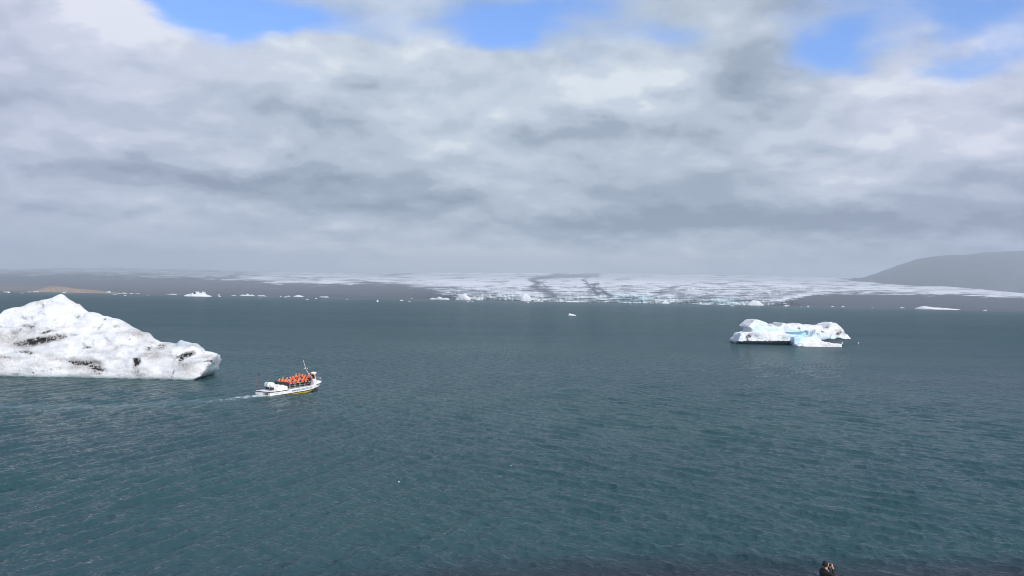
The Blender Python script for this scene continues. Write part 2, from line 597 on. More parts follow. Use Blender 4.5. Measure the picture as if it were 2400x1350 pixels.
def build_glacier():
    cols = np.arange(-700, 3101, 3.2)
    nrow = 160
    PX, T = np.meshgrid(cols, np.linspace(0, 1, nrow))
    top = tab(PX, [(-700, 636), (0, 631), (250, 627), (500, 633), (700, 637), (860, 641), (1100, 639), (1400, 641), (1600, 643),
                   (1900, 648), (2000, 650), (2100, 659), (2200, 669), (2300, 678), (2400, 687), (2600, 700), (3100, 715)])
    bot = shore_y(PX) + 1.2
    PY = bot + (top - bot) * T
    cliff = sstep(PX, 960, 1080) * (1 - sstep(PX, 1850, 1900))
    cl_h = 13.0 * cliff + 2.0                       # the calving face, in photograph pixels
    up = bot - PY
    s = np.clip((up - cl_h * 0.8) / np.maximum(bot - top - cl_h, 1), 0, 1)
    far = tab(PX, [(-700, 12500), (600, 13000), (1300, 12500), (1900, 10500), (2200, 8400), (2500, 6200), (3100, 5400)])
    near = 4850 + 120 * fbm(stack(PX / 260.0, 0 * PX, 0 * PX + 9), 3)
    D = near + (far - near) * s ** tab(PX, [(0, 0.75), (600, 0.85), (1000, 1.25), (1900, 1.25), (2200, 1.0)]) + 12 * np.clip(up / cl_h, 0, 1) + 9000 * sstep(s, 0.62, 1.0) ** 1.4 * tab(PX, [(1900, 1.0), (2250, 0.25), (2500, 0.1)])
    # crevasses and seracs: push the surface to and fro, and let it undulate
    n1 = fbm(stack(PX / 34.0, PY / 5.0, 0 * PX), 4)
    n2 = ridged(stack(PX / 9.0, PY / 4.5, 0 * PX + 2), 3)
    vert = ridged(stack(PX / 7.0, PY / 26.0, 0 * PX + 6), 3)
    face = cliff * (1 - sstep(up, cl_h * 0.9, cl_h * 1.5))
    D = D + face * 26 * vert + (1 - face) * s * 60 * n1
    damp = sstep(T, 0.0, 0.04) * (1 - 0.6 * sstep(T, 0.9, 1.0))
    P = at_y(PX, PY, D)
    rough = tab(PX, [(0, 0.3), (700, 0.5), (1000, 1.0), (1880, 1.0), (2000, 0.5), (2400, 0.3)])
    P[..., 2] += damp * rough * ((1 - face) * (3.0 * n2 + 4.0 * n1) + face * 4 * n1)
    P[0, :, 2] = np.minimum(P[0, :, 2], -0.5)

    # how much of the surface is bare debris or painted crevasse shade (0) or ice (1)
    wob = 5.0 * fbm(stack(PX / 60.0, PY / 14.0, 0 * PX + 3), 4)
    yb = tab(PX, [(-700, 650), (0, 638), (250, 646), (420, 652), (560, 659), (640, 664), (760, 667), (860, 664), (950, 670), (1010, 678),
                  (1060, 690), (1110, 708), (1740, 722), (1820, 710), (1880, 697), (1960, 687), (2050, 687), (2200, 690), (2400, 698), (3100, 720)])
    soft = tab(PX, [(0, 15), (560, 12), (700, 7), (850, 5), (1000, 9), (1100, 12), (1860, 8), (1900, 6), (2400, 6)])
    streak = fbm(stack(PX / 95.0 + PY / 24.0, PY / 2.8, 0 * PX + 5), 5, 0.6)
    thin = fbm(stack(PX / 34.0 - PY / 20.0, PY / 1.9, 0 * PX + 15), 4, 0.6)
    dirty = fbm(stack(PX / 75.0, PY / 5.5, 0 * PX + 8), 4, 0.6)
    ice = sstep((yb - PY + wob * 0.9) / soft + 2.0 * streak + 1.1 * thin + 0.7 * dirty, -1.0, 1.0)
    ice = ice * (0.82 + 0.85 * streak + 0.65 * thin) - 0.34 * sstep(dirty, 0.0, 0.35)
    left = 1 - sstep(PX, 480, 760)
    ice = ice * (1 - 0.32 * left) - 0.22 * left * sstep(streak, -0.25, 0.2)
    # speckled seracs near the front
    spk = sstep(n2, 0.05, 0.5) * sstep(PX, 980, 1060) * (1 - sstep(PX, 1860, 1900)) * sstep(PY, 662, 676)
    ice = ice - 0.30 * spk + 0.12 * sstep(PX, 980, 1060) * (1 - sstep(PX, 1860, 1900))
    ice = ice + 0.35 * sstep(fbm(stack(PX / 30.0, PY / 3.2, 0 * PX + 25), 4, 0.6), 0.02, 0.35) * sstep(PX, 940, 1040) * (1 - sstep(PX, 1850, 1900))
    ice = ice - face * (0.34 * sstep(vert, 0.05, 0.6) - 0.16)  # paints crevasse shade as dark upright streaks on the calving face
    # medial moraines and curved debris bands
    w = 1 + 0.5 * n1
    dk = np.zeros_like(PX)
    for pts, wd, st in [([(1262, 664), (1248, 657), (1262, 652), (1300, 648), (1400, 645)], 9.5, 0.9),
                        ([(1262, 664), (1250, 670), (1275, 682), (1300, 694)], 11, 0.75),
                        ([(1300, 652), (1272, 658), (1272, 664), (1284, 674)], 2.6, 0.6),
                        ([(1378, 648), (1370, 656), (1376, 668), (1394, 682), (1400, 690)], 5, 0.9),
                        ([(1402, 664), (1390, 668), (1396, 676), (1415, 684), (1432, 694)], 5, 0.9),
                        ([(1402, 664), (1404, 674), (1424, 686)], 3.0, 0.5),
                        ([(1600, 690), (1560, 678), (1540, 692), (1532, 706)], 8, 0.45),
                        ([(1560, 678), (1640, 662), (1700, 666)], 4, 0.45), ([(1690, 668), (1730, 658), (1790, 663)], 4, 0.4),
                        ([(1600, 698), (1690, 692), (1740, 704)], 13, 0.42), ([(1760, 704), (1850, 690), (1900, 680)], 9, 0.5),
                        ([(860, 664), (960, 668), (1060, 676), (1140, 686)], 6, 0.5), ([(1060, 684), (1140, 694)], 9, 0.35)]:
        dk = np.maximum(dk, st * (0.85 + 0.5 * thin) * np.exp(-(seg_dist(PX + 14 * n1, PY + 1.5 * thin, pts) / (wd * w)) ** 2))
    ice = ice * (1 - dk)
    # thin pale streaks of ice lying on the western slopes
    for pts, wd, st in [([(70, 646), (160, 636), (260, 630), (330, 631)], 4.5, 0.42), ([(330, 648), (400, 646), (480, 648)], 1.7, 0.85),
                        ([(180, 652), (300, 655), (420, 649)], 2.6, 0.3), ([(540, 636), (580, 638)], 1.5, 0.7), ([(520, 656), (640, 652), (800, 646)], 4, 0.75),
                        ([(570, 675), (650, 676)], 1.6, 0.40), ([(330, 664), (470, 672), (560, 676)], 2.6, 0.22), ([(200, 656), (240, 655)], 2, 0.3)]:
        ice = np.maximum(ice, (0.8 + 0.5 * streak) * st * np.exp(-(seg_dist(PX, PY, pts) / wd) ** 2))
    # pale ridge line of ice on the eastern flank
    ice = np.maximum(ice, 0.75 * (0.9 + 0.5 * streak) * np.exp(-((PY - top - 4) / 4.5) ** 2) * sstep(PX, 1900, 2050))
    for pts, wd, st in [([(2060, 668), (2200, 674), (2330, 690)], 3, 0.5), ([(1980, 674), (2120, 680), (2260, 690)], 3.5, 0.35), ([(2210, 712), (2330, 708)], 2, 0.18)]:
        ice = np.maximum(ice, (0.8 + 0.6 * streak) * st * np.exp(-(seg_dist(PX, PY, pts) / wd) ** 2))
    ice = np.clip(ice, 0, 1)
    # sandy ground by the western shore
    sand = 0.8 * sstep(PX, 230, 40) * sstep(PY, 664 + wob, 676 + wob)
    sand = np.maximum(sand, 0.16 * sstep(PX, 640, 300) * sstep(PY, 668 + wob * 0.6, 678 + wob * 0.6))
    blue = np.exp(-((PX - 1478) / 46) ** 2 - ((PY - 702) / 11) ** 2) + 0.6 * np.exp(-((PX - 1690) / 60) ** 2 - ((PY - 706) / 9) ** 2)
    blue = np.clip(blue + 0.22 * face, 0, 1)

    m, N, b = new_mat('glacier_ice_and_moraine')
    g = N.n('ShaderNodeNewGeometry').outputs['Position']
    x, y, z = N.xyz(g)
    n = N.noise(N.vec(N.mul(x, 0.5), N.mul(y, 0.25), N.mul(z, 2.0)), 0.022, 6.0, 0.68)
    i = N.add(N.attr('ice'), N.mul(N.sub(n, 0.5), 0.75))
    icol = N.mix(N.attr('blue'), (0.84, 0.87, 0.89), (0.52, 0.76, 0.80))
    rock = N.mix(N.ss(n, 0.3, 0.7), (0.022, 0.026, 0.036), (0.055, 0.058, 0.068))
    rock = N.mix(N.attr('sand'), rock, (0.17, 0.125, 0.09))
    N.put(b.inputs['Base Color'], N.mix(N.ss(i, 0.08, 1.0), rock, icol))
    b.inputs['Roughness'].default_value = 0.8
    b.inputs['Specular IOR Level'].default_value = 0.2
    me = mesh_from('glacier', P.reshape(-1, 3), grid_faces(*PX.shape)[:, ::-1], True, {'ice': ice, 'sand': sand, 'blue': blue}, [m])
    link('glacier', me, kind='structure', label='broad glacier tongue with dark moraine bands on the far shore')

    # low sandy hill on the western shore
    c = np.arange(60, 300, 1.5)
    HX, HT = np.meshgrid(c, np.linspace(0, 1, 30))
    htop = tab(HX, [(60, 685), (88, 681), (100, 677), (113, 672), (125, 671.2), (150, 674), (175, 677.5), (210, 680), (250, 684.5), (300, 690)])
    hb = shore_y(HX) + 0.8
    ang = HT * math.pi
    hh = np.clip(hb - htop, 0, None)
    nn = fbm(stack(HX / 9.0, HT * 3, 0 * HX), 4)
    Pq = at_y(HX, hb, 4640 + 260 * HT + 25 * nn)
    Pq[..., 2] = -1.0 + np.sin(ang) ** 0.8 * hh * 4760 / FPX * (1 + 0.12 * nn)
    ms = simple_mat('pale_sandy_ground', (0.27, 0.195, 0.135), 0.9, 0.25, 0.02)
    link('sandy_hill', mesh_from('sandy_hill', Pq.reshape(-1, 3), grid_faces(*HX.shape)[:, ::-1], True, None, [ms]), kind='structure')

    # mountain behind the eastern flank
    c = np.arange(1880, 3300, 5.0)
    MX, MT = np.meshgrid(c, np.linspace(0, 1, 90))
    mtop = tab(MX, [(1880, 668), (1980, 656), (2030, 650), (2060, 640), (2090, 628), (2120, 617), (2150, 608), (2200, 601), (2300, 594), (2400, 588), (2700, 570), (3300, 590)])
    mtop = mtop + 5.0 * fbm(stack(MX / 110.0, 0 * MX, 0 * MX + 2), 4, 0.6) * sstep(MX, 2060, 2160)
    mbot = shore_y(MX) + 6
    MY = mbot + (mtop - mbot) * np.sin(np.clip(MT / 0.72, 0, 1) * math.pi / 2)
    gul = ridged(stack(MX / 60.0 + MY / 60.0, MY / 70.0, 0 * MX), 4)
    MY = MY - 4.0 * np.sin(np.clip(MT / 0.9, 0, 1) * math.pi) * ridged(stack(MX / 45.0, MT * 2.5, 0 * MX + 4), 4)
    MD = 10000 + 6000 * np.clip(MT / 0.72, 0, 1) ** 1.2 + 300 * gul * np.sin(MT * math.pi)
    Pm = at_y(MX, MY, MD)
    over = np.clip((MT - 0.72) / 0.28, 0, 1)
    Pm[..., 2] -= over ** 1.4 * 260
    mm = simple_mat('dark_mountain_rock', (0.045, 0.044, 0.050), 0.95, 0.55, 0.0035)
    link('mountain', mesh_from('mountain', Pm.reshape(-1, 3), grid_faces(*MX.shape)[:, ::-1], True, None, [mm]), kind='structure')


build_glacier()


def build_haze():
    x0, x1, y0, y1, z0, z1 = -26000, 26000, -300, 26000, -12.0, 980.0
    v = [(x, y, z) for x in (x0, x1) for y in (y0, y1) for z in (z0, z1)]
    f = [(0, 1, 3, 2), (4, 6, 7, 5), (0, 4, 5, 1), (2, 3, 7, 6), (0, 2, 6, 4), (1, 5, 7, 3)]
    me = mesh_from('haze', v, f, False)
    m = bpy.data.materials.new('lake_haze')
    m.use_nodes = True
    N = Nodes(m.node_tree)
    pv = N.n('ShaderNodeVolumePrincipled')
    pv.inputs['Color'].default_value = (0.79, 0.905, 1.0, 1)
    pv.inputs['Density'].default_value = 8.0e-5
    pv.inputs['Anisotropy'].default_value = 0.0
    o = N.n('ShaderNodeOutputMaterial')
    N.t.links.new(pv.outputs[0], o.inputs['Volume'])
    me.materials.append(m)
    link('haze', me, kind='stuff', label='thin pale haze lying over the whole lagoon')


build_haze()


# ---------------------------------------------------------------- icebergs
def surface_nets(F, org, h):
    """closed surface where F changes sign (inside negative)"""
    nx, ny, nz = F.shape
    S = F < 0
    c = [(i, j, k) for i in (0, 1) for j in (0, 1) for k in (0, 1)]
    cnt = sum(S[i:nx - 1 + i, j:ny - 1 + j, k:nz - 1 + k].astype(np.int8) for i, j, k in c)
    act = (cnt > 0) & (cnt < 8)
    I = np.argwhere(act)
    idx = np.full(act.shape, -1, int)
    idx[act] = np.arange(len(I))
    val = np.stack([F[I[:, 0] + i, I[:, 1] + j, I[:, 2] + k] for i, j, k in c], 1)
    acc, n = np.zeros((len(I), 3)), np.zeros(len(I))
    for a in range(8):
        for b in range(a + 1, 8):
            if sum(abs(np.subtract(c[a], c[b]))) != 1:
                continue
            va, vb = val[:, a], val[:, b]
            m = (va < 0) != (vb < 0)
            t = np.where(m, va / np.where(m, va - vb, 1), 0)
            acc += np.where(m[:, None], np.array(c[a]) + t[:, None] * np.subtract(c[b], c[a]), 0)
            n += m
    V = (I + acc / n[:, None]) * h + np.array(org)
    faces = []
    for ax in range(3):
        o = [slice(1, -1)] * 3
        o[ax] = slice(0, -1)
        lo, hi = list(o), list(o)
        hi[ax] = slice(1, None)
        s0, s1 = S[tuple(lo)], S[tuple(hi)]
        E = np.argwhere(s0 != s1)
        off = np.array([1, 1, 1])
        off[ax] = 0
        E = E + off
        flip = S[E[:, 0], E[:, 1], E[:, 2]]
        u, v = (ax + 1) % 3, (ax + 2) % 3
        du, dv = np.zeros(3, int), np.zeros(3, int)
        du[u], dv[v] = 1, 1
        q = np.stack([idx[tuple((E - du - dv).T)], idx[tuple((E - dv).T)], idx[tuple(E.T)], idx[tuple((E - du).T)]], 1)
        q[~flip] = q[~flip][:, ::-1]
        faces.append(q)
    Q = np.concatenate(faces)
    return V, Q[(Q >= 0).all(1)]


def grid3(lo, hi, h):
    ax = [np.arange(a, b + h, h) for a, b in zip(lo, hi)]
    return np.meshgrid(*ax, indexing='ij')


def relax(V, Q, n=2, lam=0.5):
    for _ in range(n):
        acc, cnt = np.zeros_like(V), np.zeros(len(V))
        for a in range(4):
            b = (a + 1) % 4
            np.add.at(acc, Q[:, a], V[Q[:, b]])
            np.add.at(acc, Q[:, b], V[Q[:, a]])
            np.add.at(cnt, Q[:, a], 1)
            np.add.at(cnt, Q[:, b], 1)
        V = V * (1 - lam) + lam * acc / np.maximum(cnt, 1)[:, None]
    return V


def spots(px, py, lst):
    out = np.zeros(px.shape)
    for (cx, cy, rx, ry, ang, st) in lst:
        a = math.radians(ang)
        dx, dy = px - cx, py - cy
        u = (dx * math.cos(a) + dy * math.sin(a)) / rx
        v = (-dx * math.sin(a) + dy * math.cos(a)) / ry
        out = np.maximum(out, st * np.exp(-(u * u + v * v) ** 1.3))
    return out


def ice_mat(name='weathered_ice', grain=1.0):
    m, N, b = new_mat(name)
    tc = N.n('ShaderNodeTexCoord').outputs['Object']
    n1 = N.noise(tc, 0.35 * grain, 6.0, 0.6)
    n2 = N.noise(tc, 2.6 * grain, 5.0, 0.65, 0.4)
    n3 = N.noise(tc, 3.2 * grain, 4.0, 0.72)
    # tilted annual layers
    x, y, z = N.xyz(tc)
    lay = N.noise(N.vec(N.mul(x, 0.18), N.mul(y, 0.18), N.add(N.mul(z, 1.6), N.mul(x, -0.35))), 0.9 * grain, 5.0, 0.6)
    white = N.mix(N.ss(n1, 0.35, 0.68), (0.69, 0.72, 0.745), (0.84, 0.845, 0.845))
    white = N.mix(N.mul(N.ss(lay, 0.5, 0.70), 0.30), white, (0.52, 0.505, 0.48))
    white = N.mix(N.mul(N.attr('tan'), N.ss(n2, 0.15, 0.65)), white, (0.38, 0.365, 0.345))
    white = N.mix(N.attr('blue'), white, (0.36, 0.66, 0.76))
    d = N.attr('dirt')
    # ash in the melt hollows and painted gap shade: dense in the core, broken into specks at the rim
    msk = N.ss(N.add(d, N.mul(N.sub(N.add(N.mul(n2, 0.40), N.mul(n3, 0.60)), 0.5), 3.2)), 0.44, 0.56)
    msk = N.mul(msk, N.ss(d, 0.03, 0.15))
    white = N.mix(N.mul(N.ss(d, 0.01, 0.45), 0.7), white, (0.34, 0.335, 0.32))
    col = N.mix(msk, white, (0.016, 0.016, 0.017))
    wet_shade = N.attr('wet_shade')  # wet ice at the waterline, with undercut shade painted into the same colour
    col = N.mix(wet_shade, col, (0.07, 0.14, 0.16))
    N.put(b.inputs['Base Color'], col)
    N.put(b.inputs['Roughness'], N.sub(0.75, N.mul(wet_shade, 0.4)))
    b.inputs['Specular IOR Level'].default_value = 0.25
    bn = N.n('ShaderNodeBump')
    bn.inputs['Strength'].default_value = 0.8
    bn.inputs['Distance'].default_value = 0.45
    N.put(bn.inputs['Height'], N.add(N.mul(n2, 0.7), N.mul(n3, 0.25)))
    N.t.links.new(bn.outputs[0], b.inputs['Normal'])
    return m


ICE = ice_mat()
ICE_FAR = ice_mat('distant_ice', 0.12)


def put_ice(name, V, Q, origin, attrs, mat, **tags):
    origin = np.asarray(origin, float)
    full = {k: attrs.get(k, np.zeros(len(V))) for k in ('dirt', 'tan', 'blue', 'wet_shade')}
    return link(name, mesh_from(name, V - origin, Q, True, full, [mat]), loc=tuple(origin), **tags)


BIG_CREST = [(-245, 884), (-220, 850), (-180, 800), (-130, 770), (-60, 750), (-20, 742), (0, 736), (9, 728.5), (27, 724), (45, 722), (58, 718), (74, 710.5), (92, 708),
             (97, 704), (121, 699), (132, 693), (139.5, 690), (148, 694), (155, 698), (166, 705), (178, 715), (184.5, 714), (196, 724), (206, 733), (216, 732), (236, 740),
             (252, 743), (274.5, 747.6), (292.5, 756.6), (315, 770), (331, 780), (349, 783.6), (360, 792.6), (375, 804), (396, 803), (414, 805),
             (421, 799), (441, 803), (463.5, 809.5), (477, 823), (495, 825), (509.6, 828.6), (514, 860)]
BIG_DIRT = [(88, 800, 62, 9, -9, 0.95), (62, 806, 30, 6, -4, 0.75), (128, 795, 34, 6, -12, 0.75), (67, 765, 20, 6, 5, 0.62), (40, 775, 26, 2.5, -30, 0.4), (110, 778, 20, 2.6, -14, 0.7),
            (61, 826, 26, 4.5, 3, 0.66), (15, 836, 24, 3, 2, 0.55), (196, 851, 38, 7, 6, 0.88), (226, 862, 22, 7, 14, 0.88), (228, 875, 14, 6, 20, 0.5),
            (319, 849, 8.5, 13, 8, 1.15), (317, 872, 9, 8, 0, 0.62), (330, 880, 12, 4, 0, 0.5), (441, 832, 20, 5, -22, 0.9), (424, 842, 7, 12, 20, 0.8),
            (434, 857, 13, 8, 0, 0.52), (492, 848, 12, 3, 14, 1.0), (205, 815, 15, 3, 2, 0.7), (228, 801, 10, 2, 5, 0.5), (348, 819, 12, 5, -10, 0.6),
            (378, 813, 13, 8, -25, 0.5), (133, 757, 6, 3, 0, 0.4), (272, 766, 8, 3, 0, 0.5), (95, 722, 8, 2, 0, 0.35), (180, 742, 14, 6, 30, 0.35),
            (135, 841, 6, 2, 0, 0.35), (198, 838, 10, 2, 0, 0.4), (455, 865, 25, 3, 5, 0.3), (435, 878, 20, 6, 0, 0.35), (300, 795, 30, 12, 30, 0.2)]
BIG_LINES = [([(130, 802), (158, 789), (202, 780), (230, 772), (240, 758), (248, 746)], 0.5), ([(0, 878), (60, 876), (112, 868), (146, 861)], 0.55),
             ([(33, 884), (49, 864)], 0.6), ([(402, 884), (417, 848)], 0.6), ([(0, 768), (27, 767)], 0.5), ([(290, 880), (312, 850)], 0.35), ([(206, 733), (190, 738), (176, 747), (190, 752)], 0.4)]
BIG_TAN = [(330, 790, 60, 14, 34, 0.5), (360, 830, 40, 28, 0, 0.55), (290, 860, 30, 26, 0, 0.35), (440, 860, 45, 22, 0, 0.4), (480, 835, 22, 8, 0, 0.5),
           (30, 815, 50, 10, 0, 0.3), (270, 800, 30, 50, 30, 0.25), (90, 790, 90, 26, -8, 0.35), (205, 858, 70, 18, 6, 0.35), (20, 850, 30, 30, 0, 0.3)]


def build_big_berg():
    y0 = 142.0
    h = 0.27
    lo = at_y(np.array(-255.0), np.array(886.0), y0 + 14)[0]
    hi = at_y(np.array(516.0), np.array(886.0), y0)[0] + 2
    X, Y, Z = grid3((lo, y0 - 3.5, -1.6), (hi, y0 + 20, 15.2), h)
    xs, ys = X[:, 0, 0], Y[0, :, 0]
    a = np.array(BIG_CREST, float)
    # crest height per x, solved at the crest's own depth
    cy = y0 + 3.0 + 7.5 * np.clip((884 - a[:, 1]) / 180, 0, 1)
    P = at_y(a[:, 0], a[:, 1], cy)
    C = np.interp(xs, P[:, 0], P[:, 2])
    yc = np.interp(xs, P[:, 0], cy)
    wavy = fbm(stack(xs / 9.0, 0 * xs, 0 * xs + 1), 3)
    yf = y0 + 0.9 * wavy - 0.3
    s = (ys[None, :] - yf[:, None]) / (yc - yf)[:, None]
    back = (ys[None, :] - yc[:, None]) / (3.5 + 0.45 * np.maximum(C, 0))[:, None]
    prof = np.where(s < 1, np.clip(s, 0, 1) ** 0.62, 1 - np.clip(back, 0, 1.2) ** 1.7)
    prof = np.where(s < 0, s * 3, prof)
    Hh = np.maximum(C, 0.0)[:, None] * prof
    F = (Z - Hh[:, :, None]) * 0.62
    Pn = stack(X, Y, Z)
    # layers dip to the west: terraces, then lumps and melt hollows
    near = np.abs(F) < 3.5
    disp = np.zeros_like(F)
    Pm = Pn[near]
    terr = np.full_like(F, 0.5)
    q = Pm[:, 2] - 0.22 * Pm[:, 0] + 1.1 * fbm(Pm / 6.0, 2)
    terr[near] = np.abs((q / 2.3) % 1.0 - 0.5) * 2
    disp[near] = 0.85 * fbm(Pm / np.array([5.5, 4.5, 3.2]), 4) + 0.62 * ridged(Pm / np.array([2.6, 2.2, 1.7]) + 5, 3) + 0.10 * perlin(Pm / 0.7)
    top_keep = 1 - 0.72 * sstep(s, 0.80, 1.0) * (back < 0.35)       # keep the skyline where it belongs
    disp = disp * top_keep[:, :, None] + 0.42 * (terr - 0.5) * top_keep[:, :, None]
    F = F - disp * 0.8
    PXg, PYg = to_px(Pn)
    F = F + 0.40 * spots(PXg, PYg, [d for d in BIG_DIRT if d[5] > 0.6]) * (s[:, :, None] < 0.9)
    for pts, st in BIG_LINES:
        F = F + 0.22 * np.exp(-(seg_dist(PXg, PYg, pts) / 2.2) ** 2) * (s[:, :, None] < 0.9)
    # bluff eastern end, leaning out over the water
    pe = at_y(np.array([484.0, 495, 502, 509, 505]), np.array([886.0, 872, 854.5, 829, 822]), y0 + 2)
    xe = np.interp(Z, pe[:, 2], pe[:, 0]) - 0.75 - 0.05 * (Y - y0) + 0.25 * disp
    F = np.maximum(F, (X - xe) * 0.9)
    # melt notch at the waterline
    F = F + 0.55 * np.exp(-((Z - 0.05) / 0.28) ** 2)
    F[:, :, 0] = 1
    F[0], F[-1], F[:, 0], F[:, -1] = 1, 1, 1, 1
    V, Q = surface_nets(F, (X[0, 0, 0], Y[0, 0, 0], Z[0, 0, 0]), h)
    V = relax(V, Q, 1, 0.35)
    px, py = to_px(V)
    frontish = sstep(V[:, 1], y0 + 13, y0 + 9)
    wx = 9 * fbm(V / 1.6 + 3, 3)
    wy = 6 * fbm(V / 1.3 + 31, 3)
    dirt = 0.76 * spots(px + wx, py + wy, BIG_DIRT)
    for pts, st in BIG_LINES:
        dirt = np.maximum(dirt, st * np.exp(-(seg_dist(px, py, pts) / 1.3) ** 2) * (0.75 + 0.8 * fbm(V / 2.0, 2)))
    dirt = dirt * frontish
    dirt = np.maximum(dirt, 0.20 * sstep(fbm(V / np.array([6.0, 5, 1.6]) + 40, 4), 0.15, 0.5))
    stain = sstep(fbm(V / np.array([4.5, 4.0, 1.5]) + 70, 4, 0.6), -0.08, 0.40) * sstep(py, 735, 790) * 0.75
    tan = np.clip(stain + spots(px, py, BIG_TAN) + 0.25 * sstep(fbm(V / 5.0 + 9, 3), 0.1, 0.5), 0, 1)
    blue = 0.55 * spots(px, py, [(500, 862, 9, 18, 20, 1.0), (425, 806, 22, 7, 0, 0.45), (470, 812, 18, 6, 20, 0.4), (140, 700, 20, 8, 0, 0.15)])
    wet_shade = sstep(V[:, 2], 0.24, 0.08)  # thin dark line: wet ice and the notch's shadow painted as one
    put_ice('iceberg', V, Q, ((lo + hi) / 2, y0 + 4, 0), dict(dirt=dirt, tan=tan, blue=blue, wet_shade=wet_shade), ICE,
            label='huge white iceberg streaked with black ash, beside the boat', category='iceberg', group='icebergs in the lagoon')


def poly_sdf(x, y, pts):
    """signed distance to a polygon (inside negative)"""
    d = np.full(x.shape, 1e18)
    ins = np.zeros(x.shape, bool)
    n = len(pts)
    for i in range(n):
        x0, y0 = pts[i]
        x1, y1 = pts[(i + 1) % n]
        ex, ey = x1 - x0, y1 - y0
        t = np.clip(((x - x0) * ex + (y - y0) * ey) / (ex * ex + ey * ey + 1e-12), 0, 1)
        d = np.minimum(d, (x - x0 - t * ex) ** 2 + (y - y0 - t * ey) ** 2)
        if y0 != y1:
            cr = ((y0 > y) != (y1 > y)) & (x < (x1 - x0) * (y - y0) / (y1 - y0) + x0)
            ins ^= cr
    d = np.sqrt(d)
    return np.where(ins, -d, d)


def smin(a, b, k):
    hh = np.clip(0.5 + 0.5 * (b - a) / k, 0, 1)
    return b * (1 - hh) + a * hh - k * hh * (1 - hh)


def carve_berg(slabs, cuts, box, h, conv, noise_amp, seed, round_y=1.0, size=1.0):
    """slabs / cuts: (outline in photograph pixels, y0, y1) -> sculpted solid"""
    X, Y, Z = grid3(*box, h)
    x2, z2 = X[:, 0, :], Z[:, 0, :]
    F = np.full(X.shape, 1e3)
    Pn = stack(X, Y, Z) / size
    wob = 0.9 * fbm(Pn[::2, ::2, ::2] / 4.0 + seed, 3) * size
    wob = np.repeat(np.repeat(np.repeat(wob, 2, 0), 2, 1), 2, 2)[:X.shape[0], :X.shape[1], :X.shape[2]]
    for pts, a, b in slabs:
        d2 = poly_sdf(x2, z2, conv(pts))[:, None, :]
        dy = np.abs(Y - 0.45 * np.maximum(Z, 0) - (a + b) / 2 + 1.5 * wob) - (b - a) / 2
        k = round_y
        dd = np.where((d2 > -k) & (dy > -k), np.sqrt(np.maximum(d2 + k, 0) ** 2 + np.maximum(dy + k, 0) ** 2) - k, np.maximum(d2, dy))
        F = smin(F, dd, 0.3 * size)
    near = np.abs(F) < 3 * size
    disp = np.zeros_like(F)
    Pm = Pn[near]
    disp[near] = size * (0.55 * fbm(Pm / np.array([3.4, 3, 2.0]) + seed, 4) + 0.42 * ridged(Pm / np.array([1.9, 1.7, 1.3]) + seed, 4) - 0.28)
    F = F - disp * noise_amp
    for pts, a, b in cuts:
        d2 = poly_sdf(x2, z2, conv(pts))[:, None, :]
        dy = np.abs(Y - (a + b) / 2) - (b - a) / 2 + 0.4 * wob
        F = np.maximum(F, -(np.maximum(d2, dy) - 0.25 * disp))
    F[0], F[-1], F[:, 0], F[:, -1] = 1, 1, 1, 1
    F[:, :, 0], F[:, :, -1] = 1, 1
    return surface_nets(F, (X[0, 0, 0], Y[0, 0, 0], Z[0, 0, 0]), h)


